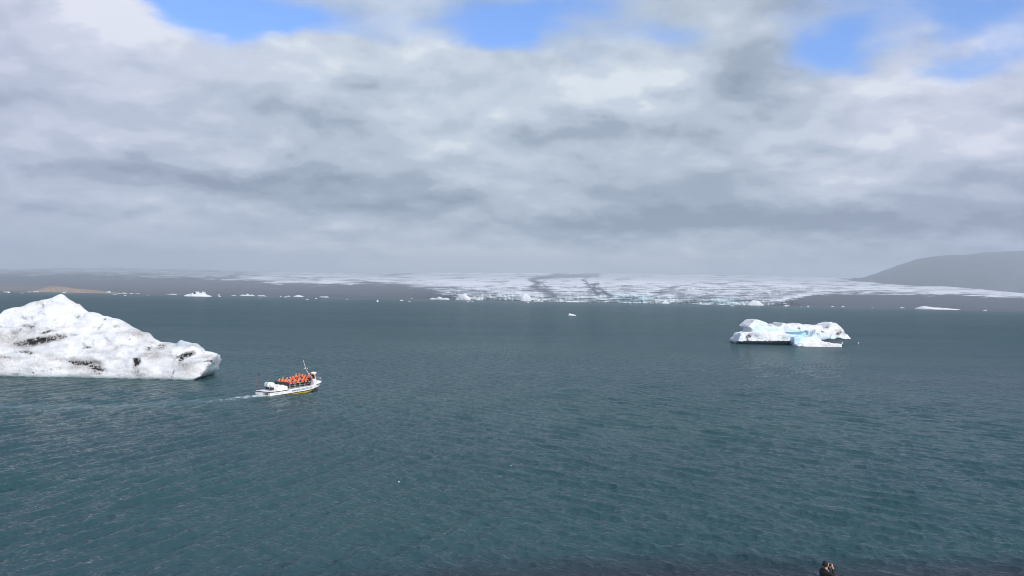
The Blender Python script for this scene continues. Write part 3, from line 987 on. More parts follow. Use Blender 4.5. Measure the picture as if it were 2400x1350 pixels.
def build_east_berg():
    yd = 300.0

    def conv(pts):
        p = np.array(pts, float)
        q = at_y(1690 + p[:, 0] / 7.06, 730 + p[:, 1] / 7.06, np.full(len(p), yd))
        return [(a, c) for a, c in q[:, [0, 2]]]
    body = [(465, 262), (500, 225), (560, 185), (620, 140), (675, 140), (740, 160), (800, 186), (855, 232), (880, 212), (960, 245), (1005, 262), (1040, 245), (1062, 188),
            (1130, 205), (1230, 215), (1290, 226), (1340, 205), (1410, 210), (1470, 236), (1560, 246), (1650, 238), (1728, 238), (1742, 285),
            (1850, 210), (1972, 188), (2030, 255), (2070, 318), (2085, 380), (2098, 440), (2060, 480), (2050, 640), (300, 640), (290, 480), (330, 440), (430, 430), (520, 380), (530, 330), (520, 280)]
    ledge = [(420, 430), (560, 345), (700, 330), (800, 340), (940, 372), (1100, 368), (1250, 388), (1390, 425), (1480, 400), (1560, 300), (1800, 300), (2040, 330), (2090, 420), (2060, 470), (1900, 450),
             (1600, 470), (1560, 520), (1560, 640), (430, 640)]
    ramp = [(1130, 410), (1250, 395), (1400, 430), (1560, 440), (1600, 500), (1600, 640), (1150, 640), (1120, 500)]
    tongue = [(1080, 575), (1110, 525), (1200, 503), (1300, 522), (1430, 505), (1600, 482), (1700, 508), (1840, 514), (1850, 640), (1080, 640)]
    west = [(262, 490), (275, 440), (330, 352), (370, 356), (430, 345), (525, 345), (500, 400), (430, 440), (400, 640), (262, 640)]
    east = [(2080, 400), (2100, 368), (2130, 400), (2175, 445), (2165, 466), (2100, 460), (2060, 470)]
    slabs = [(body, yd, yd + 12), (ledge, yd - 3.0, yd + 4), (ramp, yd - 6, yd + 2), (tongue, yd - 9.5, yd - 3.5), (west, yd - 2, yd + 7), (east, yd - 1, yd + 5)]
    cave = [(1080, 348), (1150, 345), (1250, 352), (1380, 340), (1450, 318), (1480, 348), (1465, 395), (1392, 415), (1250, 392), (1120, 374)]
    cave2 = [(730, 290), (850, 290), (1000, 312), (1010, 340), (940, 345), (850, 325), (740, 312)]
    under1 = [(340, 492), (520, 482), (700, 490), (900, 486), (1120, 490), (1130, 700), (180, 700), (180, 492)]
    under2 = [(1590, 478), (1800, 470), (1890, 430), (2000, 455), (2110, 455), (2110, 700), (1590, 700)]
    notch = [(1720, 245), (1750, 300), (1772, 268), (1740, 230)]
    cuts = [(cave, yd - 9, yd + 3.0), (under1, yd - 9, yd + 1.2), (under2, yd - 3.4, yd + 1.5), (notch, yd - 9, yd + 2)]
    a = conv([(150, 660), (2230, 100)])
    V, Q = carve_berg(slabs, cuts, ((a[0][0], yd - 11.5, -2.2), (a[1][0], yd + 15, 11.0)), 0.24, conv, 0.76, 3.0, 0.4)
    px, py = to_px(V)
    zx, zy = (px - 1690) * 7.06, (py - 730) * 7.06
    blue = spots(zx, zy, [(1260, 460, 180, 60, 0, 0.85), (1180, 555, 110, 40, 0, 0.6), (660, 215, 110, 50, 0, 0.5), (590, 290, 70, 45, 0, 0.75), (860, 305, 190, 28, 6, 0.8), (1300, 360, 260, 60, 5, 0.9),
                          (1750, 440, 260, 26, 0, 0.6), (640, 400, 90, 60, 0, 0.3), (1060, 290, 80, 30, 0, 0.4), (300, 420, 90, 60, 0, 0.35), (1100, 440, 120, 40, 0, 0.4)])
    dirt = 0.8 * spots(zx + 40 * fbm(V / 1.5, 3), zy + 30 * fbm(V / 1.5 + 9, 3), [(1950, 355, 60, 40, -35, 0.75), (2040, 350, 40, 60, 0, 0.4), (1815, 410, 12, 26, 0, 0.7), (1675, 340, 22, 16, 0, 0.8), (1285, 285, 36, 14, 20, 0.6), (815, 235, 40, 10, 15, 0.7),
                          (460, 410, 60, 40, -30, 0.75), (600, 390, 100, 30, 0, 0.35), (1760, 260, 60, 20, -20, 0.6), (1940, 300, 90, 20, -10, 0.4), (1050, 440, 80, 30, 0, 0.4)])
    tan = 0.5 * dirt
    blue = blue * 0.8
    wet_shade = sstep(V[:, 2], 1.05, 0.25) * (V[:, 1] > yd - 3.2)  # dark base band: wet ice plus painted shade of the undercut
    put_ice('iceberg', V, Q, ((a[0][0] + a[1][0]) / 2, yd, 0), dict(dirt=dirt, tan=tan, blue=blue, wet_shade=wet_shade), ICE,
            label='long low blue-white iceberg with a dark hollow and undercut waterline', category='iceberg', group='icebergs in the lagoon')


def build_shore_berg():
    """craggy berg off the western moraine"""
    yd = 3000.0
    sc = FPX / yd

    def conv(pts):
        p = np.array(pts, float)
        q = at_y(400 + p[:, 0] / 6.0, 670 + p[:, 1] / 6.0, np.full(len(p), yd))
        return [(a, c) for a, c in q[:, [0, 2]]]
    s1 = [(185, 108), (215, 92), (250, 84), (280, 78), (305, 66), (330, 62), (335, 48), (360, 54), (400, 64), (425, 52), (443, 58), (455, 86), (490, 98), (545, 118), (540, 150), (185, 150)]
    s2 = [(250, 100), (300, 82), (340, 104), (380, 96), (450, 104), (520, 116), (520, 150), (250, 150)]
    zb = at_y(np.array(470.0), np.array(670 + 122 / 6.0), yd)[2]

    def conv0(pts):
        return [(a, c - zb) for a, c in conv(pts)]
    cuts = [([(318, 88), (338, 84), (352, 100), (350, 116), (322, 108)], yd - 30, yd + 1), ([(236, 100), (262, 96), (258, 112), (240, 112)], yd - 30, yd + 0)]
    a = conv0([(165, 140), (570, 30)])
    V, Q = carve_berg([(s1, yd, yd + 26), (s2, yd - 10, yd + 10)], cuts, ((a[0][0], yd - 18, -6), (a[1][0], yd + 34, a[1][1] + 4)), 1.1, conv0, 0.95, 8.0, 2.0, 3.0)
    put_ice('iceberg', V, Q, ((a[0][0] + a[1][0]) / 2, yd, 0), dict(dirt=np.maximum(0.35 * sstep(fbm(V / 11.0, 3), 0.1, 0.4), spots((to_px(V)[0] - 400) * 6, (to_px(V)[1] - 670) * 6, [(335, 98, 17, 15, 20, 1.3), (245, 104, 20, 7, -15, 1.2), (282, 94, 8, 12, 0, 1.0), (420, 92, 26, 5, 10, 0.9), (365, 80, 20, 4, 20, 0.7)]))), ICE_FAR,  # placed spots paint the shade in the gaps between crags, over real dirt
            label='craggy white iceberg standing off the dark moraine shore', category='iceberg', group='icebergs in the lagoon')


def lump_mesh(name, outline, seed, mat, blue=0.0, dirt=0.0):
    """a floe about one unit wide: outline = heights along its length; rounded, broken sides"""
    n, r = 26, 12
    u = np.linspace(-0.5, 0.5, n)
    hgt = np.interp(u, np.linspace(-0.5, 0.5, len(outline)), outline)
    th = np.linspace(0, 2 * math.pi, r, endpoint=False)
    U, TH = np.meshgrid(u, th, indexing='ij')
    taper = np.sqrt(np.clip(1 - (2 * np.abs(U)) ** 4, 0.0, 1))
    nz = fbm(stack(U * 7 + seed * 3.1, np.cos(TH) * 1.5, np.sin(TH) * 1.5 + seed), 3)
    yy = 0.22 * taper * np.cos(TH) * (1 + 0.45 * nz)
    zz = np.where(np.sin(TH) > 0, hgt[:, None] * np.abs(np.sin(TH)) ** 0.55 * (1 + 0.30 * nz), -0.05 * np.abs(np.sin(TH))) * taper ** 0.5
    V = stack(U + 0.02 * nz, yy, zz).reshape(-1, 3)
    a = np.arange(n * r).reshape(n, r)
    Q = np.stack([a[:-1], np.roll(a[:-1], -1, 1), np.roll(a[1:], -1, 1), a[1:]], -1).reshape(-1, 4)
    at = {'dirt': np.full(len(V), dirt), 'blue': np.full(len(V), blue) * sstep(V[:, 2], 0.5 * max(outline), 0), 'tan': np.zeros(len(V)), 'wet_shade': np.zeros(len(V))}
    return mesh_from(name, V, Q, True, at, [mat])


SHAPES = [[0.02, 0.10, 0.13, 0.09, 0.03], [0.05, 0.13, 0.08, 0.07, 0.05, 0.03], [0.02, 0.04, 0.06, 0.10, 0.14, 0.06], [0.06, 0.07, 0.06, 0.08, 0.05],
          [0.10, 0.32, 0.40, 0.22, 0.10], [0.03, 0.08, 0.04, 0.12, 0.05, 0.09, 0.03], [0.30, 0.55, 0.48, 0.35], [0.02, 0.15, 0.28, 0.34, 0.22, 0.08]]


def build_floes():
    meshes = [lump_mesh('ice_floe', s, i, ICE_FAR, 0.15 if i % 3 == 2 else 0.0, 0.2 if i in (2, 5) else 0.0) for i, s in enumerate(SHAPES)]
    ordn = 'first second third fourth fifth sixth seventh eighth ninth tenth eleventh twelfth thirteenth fourteenth fifteenth sixteenth seventeenth eighteenth nineteenth twentieth twenty-first'.split()
    g_west, g_mid, g_east = 'ice floes along the western shore', 'ice floes before the glacier', 'ice floes off the eastern shore'

    def floe(px, py, wpx, shape, label, height=1.0, dist=None, cat='ice floe', name='ice_floe', group=None):
        if dist is None:
            p = on_water(np.array(float(px)), np.array(float(py)))
            if p[1] > 4700 or p[1] < 0:
                p = at_y(np.array(float(px)), np.array(float(py)), 4700.0)
        else:
            p = at_y(np.array(float(px)), np.array(float(py)), dist)
        s = 1.15 * wpx * p[1] / FPX
        o = link(name, meshes[shape], loc=(p[0], p[1], 0.0), label=label, category=cat, group=group)
        o.scale = (s, s, s * height * 1.5)
        o.rotation_euler[2] = RNG.uniform(-0.5, 0.5)
        return o
    # px, py of the waterline, width in px, shape
    west = [(16, 685, 14, 3), (20, 686.5, 8, 0), (52, 687, 8, 3), (69, 685, 7, 0), (84, 684.6, 13, 3), (128, 685, 16, 2), (150, 687, 10, 0), (158, 685, 5, 0), (180, 685.8, 22, 1),
              (223, 686, 9, 1), (247, 687, 26, 2), (269, 690, 10, 3), (279, 688, 6, 0), (290, 688, 15, 5), (293, 693, 6, 0), (308, 688.5, 8, 0), (323, 688, 8, 3),
              (393, 687.5, 7, 1), (405, 687.5, 16, 3), (347, 692, 6, 0), (454, 694, 5, 0), (513, 690.5, 5, 4), (515, 695.5, 7, 0), (548, 690.5, 9, 3), (580, 689, 30, 5), (613, 690.5, 17, 3),
              (610, 698.8, 5, 0), (624, 696, 4, 0), (658, 695.8, 4, 4), (669, 697, 6, 0), (673, 690.6, 14, 2), (700, 692.5, 22, 0), (720, 702, 7, 0), (741, 700.5, 4, 4), (760, 693.4, 20, 3)]
    lo = sorted([a for a in west if a[0] < 460], key=lambda a: -a[0])
    hi = sorted([a for a in west if a[0] >= 460], key=lambda a: a[0])
    for lst, word in ((lo, 'west'), (hi, 'east')):
        for i, a in enumerate(lst):
            floe(*a, '%s small white ice floe %s of the craggy iceberg along the far shore' % (ordn[i], word), 0.85, group=g_west)
    for i, a in enumerate([(813, 701.5, 6, 3), (885, 707, 5, 4), (941, 704.8, 8, 0), (960, 706.5, 5, 0), (964, 696, 6, 2), (1097, 707.6, 6, 3), (1107, 707.4, 5, 3), (1238, 709.8, 5, 0), (1478, 713, 4, 0)]):
        floe(*a, '%s tiny white floe in open water before the glacier, counted eastward' % ordn[i], 1.3, group=g_mid)
    for i, a in enumerate(sorted([(1716, 717.6, 9, 3), (1843, 718.6, 4, 0), (1877, 719.5, 5, 3), (1894, 720, 5, 4), (1952, 718.6, 8, 1), (1976, 719.2, 8, 0), (2115, 720.4, 10, 1), (2045, 722, 5, 0), (1843, 717.6, 14, 5), (2308, 728.5, 9, 2)])):
        floe(*a, '%s tiny white floe off the dark eastern moraine, counted eastward' % ordn[i], 1.2, group=g_east)
    floe(1341, 739.6, 17, 1, 'small white ice chunk alone in mid lagoon', 1.5, cat='ice chunk', name='ice_chunk')
    floe(1085, 700.2, 36, 7, 'rounded white berg at the glacier foot, beyond the smaller floes', 0.75, 4300, 'iceberg', 'iceberg')
    floe(1030, 696.6, 46, 5, 'low broken white ice raft below the dark moraine', 0.7, 4500, 'ice raft', 'ice_raft')
    floe(1232, 703, 24, 6, 'blocky blue-white berg below the curved dark moraine', 0.8, 4400, 'iceberg', 'iceberg')
    floe(1262, 703.6, 22, 5, 'flat ragged ice next to the blocky berg at the glacier foot', 0.9, 4350, 'ice raft', 'ice_raft')
    floe(1342, 704.8, 30, 3, 'thin flat white ice sheet before the calving front', 0.5, 4500, 'ice raft', 'ice_raft')
    floe(1560, 706.5, 18, 4, 'small white ice block by the blue part of the calving front', 0.6, 4600, 'ice block', 'ice_block')
    floe(1770, 713.2, 36, 0, 'pale bluish ice slope at the eastern end of the calving front', 1.6, 4550, 'ice block', 'ice_block')
    floe(1650, 711, 20, 3, 'narrow white ice strip under the calving front', 0.6, 4600, 'ice raft', 'ice_raft')
    floe(2197, 725.6, 88, 1, 'long flat white ice floe off the dark eastern shore', 0.42, None, 'ice floe')
    floe(935, 1130, 4.5, 4, 'tiny lone ice scrap in the foreground water, off the boat', 0.8, None, 'ice scrap', 'ice_scrap')
    floe(1198, 1091, 4, 0, 'tiny lone ice scrap in the foreground water, far from any berg', 0.8, None, 'ice scrap', 'ice_scrap')
    floe(2012, 804.6, 4, 4, 'tiny ice scrap beside the long blue-white iceberg', 0.8, None, 'ice scrap', 'ice_scrap')


build_big_berg()
build_east_berg()
build_shore_berg()
build_floes()


# ---------------------------------------------------------------- amphibious tour boat
M_WHITE = simple_mat('white_gelcoat', (0.84, 0.84, 0.82), 0.35, 0.06, 1.5)
M_YELLOW = simple_mat('yellow_hull_paint', (0.62, 0.44, 0.03), 0.45, 0.15, 1.2)
M_BLACK = simple_mat('black_rubber', (0.018, 0.018, 0.02), 0.6, 0.2, 3.0)
M_DARK = simple_mat('charcoal_canvas', (0.035, 0.038, 0.045), 0.8, 0.2, 3.0)
M_STEEL = simple_mat('galvanised_rail', (0.60, 0.62, 0.64), 0.4, 0.1, 4.0, 0.3)
M_RED = simple_mat('faded_red_pole', (0.22, 0.06, 0.07), 0.5, 0.2, 3.0)
M_DECK = simple_mat('grey_deck_paint', (0.32, 0.33, 0.34), 0.7, 0.15, 2.0)
M_BLUE = simple_mat('blue_lettering', (0.03, 0.07, 0.22), 0.5, 0.05, 2.0)
M_TEAL = simple_mat('teal_lettering', (0.10, 0.26, 0.36), 0.5, 0.05, 2.0)
M_GLASS = simple_mat('tinted_windscreen', (0.07, 0.06, 0.055), 0.1, 0.1, 2.0)


def bm_box(bm, c, s, bevel=0.0, rot=None):
    m = Matrix.Translation(c) @ (rot.to_4x4() if rot else Matrix.Identity(4)) @ Matrix.Diagonal((*s, 1))
    g = bmesh.ops.create_cube(bm, size=1.0, matrix=m)
    if bevel:
        es = list({e for v in g['verts'] for e in v.link_edges})
        bmesh.ops.bevel(bm, geom=es, offset=bevel, segments=2, affect='EDGES', profile=0.6)


def bm_tube(bm, pts, r, seg=8, cap=True):
    pts = [Vector(p) for p in pts]
    rr = r if isinstance(r, (list, tuple)) else [r] * len(pts)
    rings = []
    for i, p in enumerate(pts):
        d = (pts[min(i + 1, len(pts) - 1)] - pts[max(i - 1, 0)]).normalized()
        a = d.orthogonal().normalized() if i == 0 else (rings_a - d * rings_a.dot(d)).normalized()
        rings_a = a
        b = d.cross(a)
        rings.append([bm.verts.new(p + rr[i] * (a * math.cos(t) + b * math.sin(t))) for t in [2 * math.pi * k / seg for k in range(seg)]])
    for r0, r1 in zip(rings[:-1], rings[1:]):
        for k in range(seg):
            bm.faces.new((r0[k], r0[(k + 1) % seg], r1[(k + 1) % seg], r1[k]))
    if cap:
        bm.faces.new(rings[0][::-1])
        bm.faces.new(rings[-1])


def bm_obj(name, bm, mat, parent=None, smooth=False, **kw):
    bmesh.ops.recalc_face_normals(bm, faces=bm.faces)
    me = bpy.data.meshes.new(name)
    bm.to_mesh(me)
    bm.free()
    if smooth:
        me.polygons.foreach_set('use_smooth', np.ones(len(me.polygons), bool))
    me.materials.append(mat)
    return link(name, me, parent, **kw)


def loft(name, rings, mat, parent, closed=True, caps=True, smooth=False, **kw):
    bm = bmesh.new()
    R_ = [[bm.verts.new(p) for p in r] for r in rings]
    n = len(R_[0])
    for a, b in zip(R_[:-1], R_[1:]):
        for k in range(n if closed else n - 1):
            bm.faces.new((a[k], a[(k + 1) % n], b[(k + 1) % n], b[k]))
    if caps:
        bm.faces.new(R_[0])
        bm.faces.new(R_[-1][::-1])
    bmesh.ops.remove_doubles(bm, verts=bm.verts, dist=1e-4)
    return bm_obj(name, bm, mat, parent, smooth, **kw)


BOAT = bpy.data.objects.new('tour_boat', None)
COL.objects.link(BOAT)
BOAT.location = (BOAT_POS[0], BOAT_POS[1], 0.10)
BOAT.rotation_euler = (0, -math.radians(1.6), BOAT_HEAD)
BOAT_M = Matrix.Translation(BOAT.location) @ BOAT.rotation_euler.to_matrix().to_4x4()
tag(BOAT, 'white and yellow amphibious tour boat full of passengers in orange vests', 'boat')

#        x     deckB deckZ  lineB lineZ  chineB chineZ keelZ
ST = [(-5.35, 1.46, 0.64, 1.46, 0.06, 1.38, -0.10, -0.40), (-4.6, 1.52, 0.64, 1.52, 0.06, 1.46, -0.12, -0.55), (-1.95, 1.53, 0.66, 1.53, 0.08, 1.48, -0.20, -0.70),
      (1.2, 1.53, 0.72, 1.53, 0.14, 1.44, -0.18, -0.70), (2.9, 1.51, 0.80, 1.48, 0.24, 1.30, -0.02, -0.52), (3.9, 1.36, 0.90, 1.22, 0.38, 0.95, 0.16, -0.22),
      (4.7, 1.02, 0.98, 0.80, 0.55, 0.52, 0.38, 0.15), (5.2, 0.58, 1.03, 0.38, 0.74, 0.22, 0.62, 0.5), (5.45, 0.12, 1.05, 0.06, 0.92, 0.03, 0.88, 0.84)]


def stat(x, k):
    return float(np.interp(x, [s[0] for s in ST], [s[k] for s in ST]))


# white topsides with deck
loft('hull', [[(s[0], -s[3], s[4]), (s[0], -s[1], s[2]), (s[0], s[1], s[2]), (s[0], s[3], s[4])] for s in ST], M_WHITE, BOAT)
loft('lower_hull', [[(s[0] + 0.004, -s[5], s[6]), (s[0] + 0.004, -s[3] + 0.015, s[4] - 0.004), (s[0] + 0.004, s[3] - 0.015, s[4] - 0.004), (s[0] + 0.004, s[5], s[6]), (s[0] + 0.004, 0, s[7])] for s in ST],
     M_YELLOW, BOAT, label='yellow painted bottom')
hull_line = None
for name, x0, x1, kb, kz, hgt, out in (('rubbing_strake', -5.36, -2.0, 1, 2, 0.085, 0.03), ('rubbing_strake', 3.3, 5.46, 1, 2, 0.085, 0.03), ('boot_stripe', -5.0, 4.6, 3, 4, 0.09, 0.02)):
    for sd in (-1, 1):
        bm = bmesh.new()
        xs = np.linspace(x0, x1, 14)
        prev = None
        for x in xs:
            bb, zz = stat(x, kb), stat(x, kz) - (0.055 if kb == 1 else 0.0)
            q = [bm.verts.new((x, sd * (bb + o), zz + dz)) for o, dz in ((-0.01, -hgt / 2), (out, -hgt / 2), (out, hgt / 2), (-0.01, hgt / 2))]
            if prev:
                for k in range(4):
                    bm.faces.new((prev[k], prev[(k + 1) % 4], q[(k + 1) % 4], q[k]))
            else:
                bm.faces.new(q)
            prev = q
        bm.faces.new(prev[::-1])
        bm_obj(name, bm, M_BLACK, BOAT)
bm = bmesh.new()
bm_box(bm, (-5.375, 0, 0.585), (0.06, 2.96, 0.085), 0.015)
bm_obj('stern_fender', bm, M_BLACK, BOAT)
# louvres in the transom
for k in range(4):
    bm = bmesh.new()
    bm_box(bm, (-5.365, -0.98 + 0.24 * k, 0.32), (0.03, 0.13, 0.30), 0.01)
    bm_obj('transom_louvre', bm, M_BLACK, BOAT)
# engine housing, hatches
prof = [(-3.75, 0.0, 0.05), (-3.7, 0.16, 0.0), (-3.3, 0.34, -0.02), (-2.25, 0.46, -0.02), (-1.95, 0.42, 0.0), (-1.95, 0.0, 0.05)]
rings = []
for yy, ins in ((-1.18, 0.0), (-1.06, 0.09), (1.06, 0.09), (1.18, 0.0)):
    rings.append([(x, yy, 0.648 + z + (0.0 if z == 0 else (ins - 0.04))) for x, z, _ in prof])
eh = loft('engine_housing', rings, M_WHITE, BOAT)
for i, (x, y, w, l) in enumerate(((-2.5, -0.62, 0.55, 0.5), (-2.6, 0.2, 0.5, 0.55), (-3.05, -0.5, 0.5, 0.4), (-3.05, 0.55, 0.45, 0.4), (-2.45, 0.8, 0.35, 0.3))):
    bm = bmesh.new()
    bm_box(bm, (x, y, 1.19 - 0.05 * (x < -3)), (l, w, 0.16), 0.04)
    bm_obj('hatch', bm, M_WHITE, eh)
# life raft canister on its cradle
bm = bmesh.new()
L_, R0 = 0.85, 0.36
ring_pts = [(-L_, 0.10), (-L_ + 0.05, 0.26), (-L_ + 0.18, R0), (-0.05, R0), (-0.045, R0 + 0.02), (0.045, R0 + 0.02), (0.05, R0), (L_ - 0.18, R0), (L_ - 0.05, 0.26), (L_, 0.10)]
bm_tube(bm, [(-4.15, y, 1.42) for y, r in ring_pts], [r for y, r in ring_pts], 20)
bm_obj('raft_canister', bm, M_WHITE, BOAT, True)
bm = bmesh.new()
for y in (-0.5, 0.5):
    bm_box(bm, (-4.15, y, 0.95), (0.62, 0.08, 0.40), 0.01)
for x in (-4.4, -3.9):
    bm_box(bm, (x, 0, 0.82), (0.06, 1.2, 0.06), 0.01)
bm_obj('raft_cradle', bm, M_DARK, BOAT)
for k, y in enumerate((-0.42, 0.42)):
    bm = bmesh.new()
    bm_tube(bm, [(-4.15, y - 0.02, 1.42), (-4.15, y + 0.02, 1.42)], 0.372, 20)
    bm_obj('raft_strap', bm, M_STEEL, BOAT)
# stern pole with its dark ball
bm = bmesh.new()
bm_tube(bm, [(-5.05, 1.15, 0.64), (-5.05, 1.15, 2.75)], 0.035, 8)
sp = bm_obj('stern_pole', bm, M_RED, BOAT)
bm = bmesh.new()
bmesh.ops.create_icosphere(bm, subdivisions=2, radius=0.11, matrix=Matrix.Translation((-5.05, 1.15, 2.84)) @ Matrix.Diagonal((1, 1, 0.9, 1)))
bm_obj('pole_ball', bm, M_BLACK, sp, True)
bm = bmesh.new()
bm_tube(bm, [(-5.05, 1.15, 0.9), (-4.7, 1.15, 0.66)], 0.02, 6)
bm_tube(bm, [(-5.05, 1.15, 0.9), (-5.05, 0.8, 0.66)], 0.02, 6)
bm_obj('pole_stay', bm, M_RED, sp)
# passenger deck: floor, canvas screen aft, benches, bulwark cap, rails
bm = bmesh.new()
bm_box(bm, (0.55, 0, 0.775), (4.9, 2.7, 0.05))
bm_obj('passenger_floor', bm, M_DECK, BOAT)
bm = bmesh.new()
bm_box(bm, (-1.88, 0.05, 1.30), (0.06, 2.75, 0.62), 0.015)
bm_obj('canvas_screen', bm, M_DARK, BOAT)
for r in range(6):
    bm = bmesh.new()
    bm_box(bm, (-1.35 + 0.72 * r, 0, 1.13), (0.30, 2.5, 0.06), 0.01)
    bm_box(bm, (-1.35 + 0.72 * r, -0.9, 0.95), (0.06, 0.06, 0.30))
    bm_box(bm, (-1.35 + 0.72 * r, 0.9, 0.95), (0.06, 0.06, 0.30))
    bm_obj('bench', bm, M_DARK, BOAT)
for sd in (-1, 1):
    bm = bmesh.new()
    bm_tube(bm, [(x, sd * 1.44, 1.42) for x in (-1.8, 0.0, 1.5, 3.0)], 0.028, 6)
    bm_tube(bm, [(x, sd * 1.44, 1.10) for x in (-1.8, 0.0, 1.5, 3.0)], 0.018, 6)
    rail = bm_obj('side_rail', bm, M_STEEL, BOAT)
    for x in np.linspace(-1.75, 2.95, 6):
        bm = bmesh.new()
        bm_tube(bm, [(x, sd * 1.44, stat(x, 2) - 0.01), (x, sd * 1.44, 1.42)], 0.032, 6)
        bm_obj('rail_post', bm, M_WHITE, rail)
# helm: console, windscreen, roof dome, mast
bm = bmesh.new()
bm_box(bm, (3.25, -0.55, 1.20), (0.45, 1.2, 0.80), 0.06)
console = bm_obj('helm_console', bm, M_WHITE, BOAT)
bm = bmesh.new()
for y in (-1.12, 0.02):
    bm_tube(bm, [(3.42, y, 1.55), (3.30, y, 2.25)], 0.055, 8)
bm_box(bm, (3.28, -0.55, 2.28), (0.16, 1.30, 0.10), 0.03)
bm_obj('windscreen_frame', bm, M_WHITE, console)
bm = bmesh.new()
bm_box(bm, (3.36, -0.55, 1.90), (0.02, 1.06, 0.64), 0.0, Matrix.Rotation(-0.17, 3, 'Y'))
bm_obj('windscreen', bm, M_GLASS, console)
bm = bmesh.new()
bmesh.ops.create_uvsphere(bm, u_segments=18, v_segments=10, radius=0.42, matrix=Matrix.Translation((3.45, -0.75, 2.42)) @ Matrix.Diagonal((1, 1, 0.42, 1)))
bm_obj('radar_dome', bm, M_WHITE, BOAT, True)
bm = bmesh.new()
bm_tube(bm, [(3.15, -0.05, 2.28), (2.75, 0.12, 3.0), (2.35, 0.25, 4.35)], [0.04, 0.03, 0.02], 8)
mast = bm_obj('mast', bm, M_WHITE, BOAT)
bm = bmesh.new()
bm_tube(bm, [(2.78, -0.15, 3.02), (2.72, 0.42, 3.05)], 0.025, 6)
bm_obj('spreader', bm, M_WHITE, mast)
for y in (-0.15, 0.42):
    bm = bmesh.new()
    bmesh.ops.create_icosphere(bm, subdivisions=2, radius=0.075, matrix=Matrix.Translation((2.75, y, 3.10)))
    bm_obj('mast_lamp', bm, M_STEEL, mast, True)
# foredeck hatch, pulpit
fore = [(3.45, 1.28, 0.88, 0.20), (4.2, 1.10, 0.94, 0.30), (4.75, 0.86, 0.985, 0.22), (5.15, 0.50, 1.02, 0.06)]
loft('foredeck', [[(x, -b, z), (x, -b * 0.8, z + hh), (x, b * 0.8, z + hh), (x, b, z)] for x, b, z, hh in fore], M_WHITE, BOAT)
bm = bmesh.new()
bm_box(bm, (4.2, 0.1, 1.27), (0.5, 0.6, 0.07), 0.02)
bm_obj('foredeck_hatch', bm, M_WHITE, BOAT)
bm = bmesh.new()
bm_tube(bm, [(3.5, -1.25, 1.5), (4.5, -0.98, 1.55), (5.25, -0.42, 1.6), (5.38, 0, 1.6), (5.25, 0.42, 1.6), (4.5, 0.98, 1.55), (3.5, 1.25, 1.5)], 0.022, 6)
pul = bm_obj('bow_rail', bm, M_STEEL, BOAT)
for x, y in ((3.5, 1.25), (4.5, 0.98), (5.25, 0.42)):
    for sd in (-1, 1):
        bm = bmesh.new()
        bm_tube(bm, [(x, sd * y, stat(x, 2) - 0.02), (x, sd * y, 1.55)], 0.02, 6)
        bm_obj('rail_post', bm, M_STEEL, pul)
# road wheels of the amphibian
for x, sd in ((3.05, -1), (3.05, 1), (-3.2, -1), (-3.2, 1)):
    bm = bmesh.new()
    bm_tube(bm, [(x, sd * (1.16 + o), -0.06 if x > 0 else -0.42) for o in (0.0, 0.05, 0.34, 0.40)], [0.38, 0.48, 0.48, 0.36], 22)
    w = bm_obj('wheel', bm, M_BLACK, BOAT)
    bm = bmesh.new()
    bm_tube(bm, [(x, sd * (1.54 + o), -0.06 if x > 0 else -0.42) for o in (0.0, 0.03)], [0.24, 0.20], 14)
    bm_obj('rim', bm, M_DARK, w)
# side plate and web address
bm = bmesh.new()
bm_box(bm, (-4.15, -1.532, 0.34), (0.42, 0.02, 0.10), 0.004)
bm_obj('name_plate', bm, M_STEEL, BOAT)


def lettering(name, txt, size, x0, z0, width, mat, parent):
    cu = bpy.data.curves.new('lettering', 'FONT')
    cu.body = txt
    cu.size = size
    cu.extrude = 0.004
    cu.offset = 0.006
    tmp = bpy.data.objects.new('lettering_source', cu)
    COL.objects.link(tmp)
    bpy.context.view_layer.update()
    me = bpy.data.meshes.new_from_object(tmp.evaluated_get(bpy.context.evaluated_depsgraph_get()))
    bpy.data.objects.remove(tmp)
    co = np.zeros(len(me.vertices) * 3, np.float32)
    me.vertices.foreach_get('co', co)
    co = co.reshape(-1, 3)
    sc = width / (co[:, 0].max() - co[:, 0].min())
    xx = x0 + (co[:, 0] - co[:, 0].min()) * sc
    yy = -np.array([max(stat(x, 1), stat(x, 3)) for x in xx]) - 0.012 - co[:, 2]
    zz = z0 + 0.035 * (xx - x0) + co[:, 1]
    me.vertices.foreach_set('co', np.stack([xx, yy, zz], 1).astype(np.float32).ravel())
    me.materials.clear()
    me.materials.append(mat)
    me.update()
    return link(name, me, parent)


lettering('web_address', 'www.', 0.42, -1.45, 0.28, 0.92, M_BLUE, BOAT)
lettering('web_address', 'jokulsarlon', 0.42, -0.50, 0.313, 2.35, M_TEAL, BOAT)
lettering('web_address', '.is', 0.42, 1.92, 0.40, 0.50, M_TEAL, BOAT)


# ---------------------------------------------------------------- people
def skinned(name, verts, edges, radii, root=0, sub=1):
    """grow a continuous body over a skeleton"""
    me = bpy.data.meshes.new(name)
    me.from_pydata(verts, edges, [])
    o = bpy.data.objects.new('skeleton_source', me)
    COL.objects.link(o)
    o.modifiers.new('Skin', 'SKIN')
    for i, r in enumerate(radii):
        sv = me.skin_vertices[0].data[i]
        sv.radius = (r, r) if not isinstance(r, tuple) else r
        sv.use_root = (i == root)
    sb = o.modifiers.new('Sub', 'SUBSURF')
    sb.levels = sb.render_levels = sub
    bpy.context.view_layer.update()
    out = bpy.data.meshes.new_from_object(o.evaluated_get(bpy.context.evaluated_depsgraph_get()))
    out.name = name
    bpy.data.objects.remove(o)
    out.polygons.foreach_set('use_smooth', np.ones(len(out.polygons), bool))
    return out


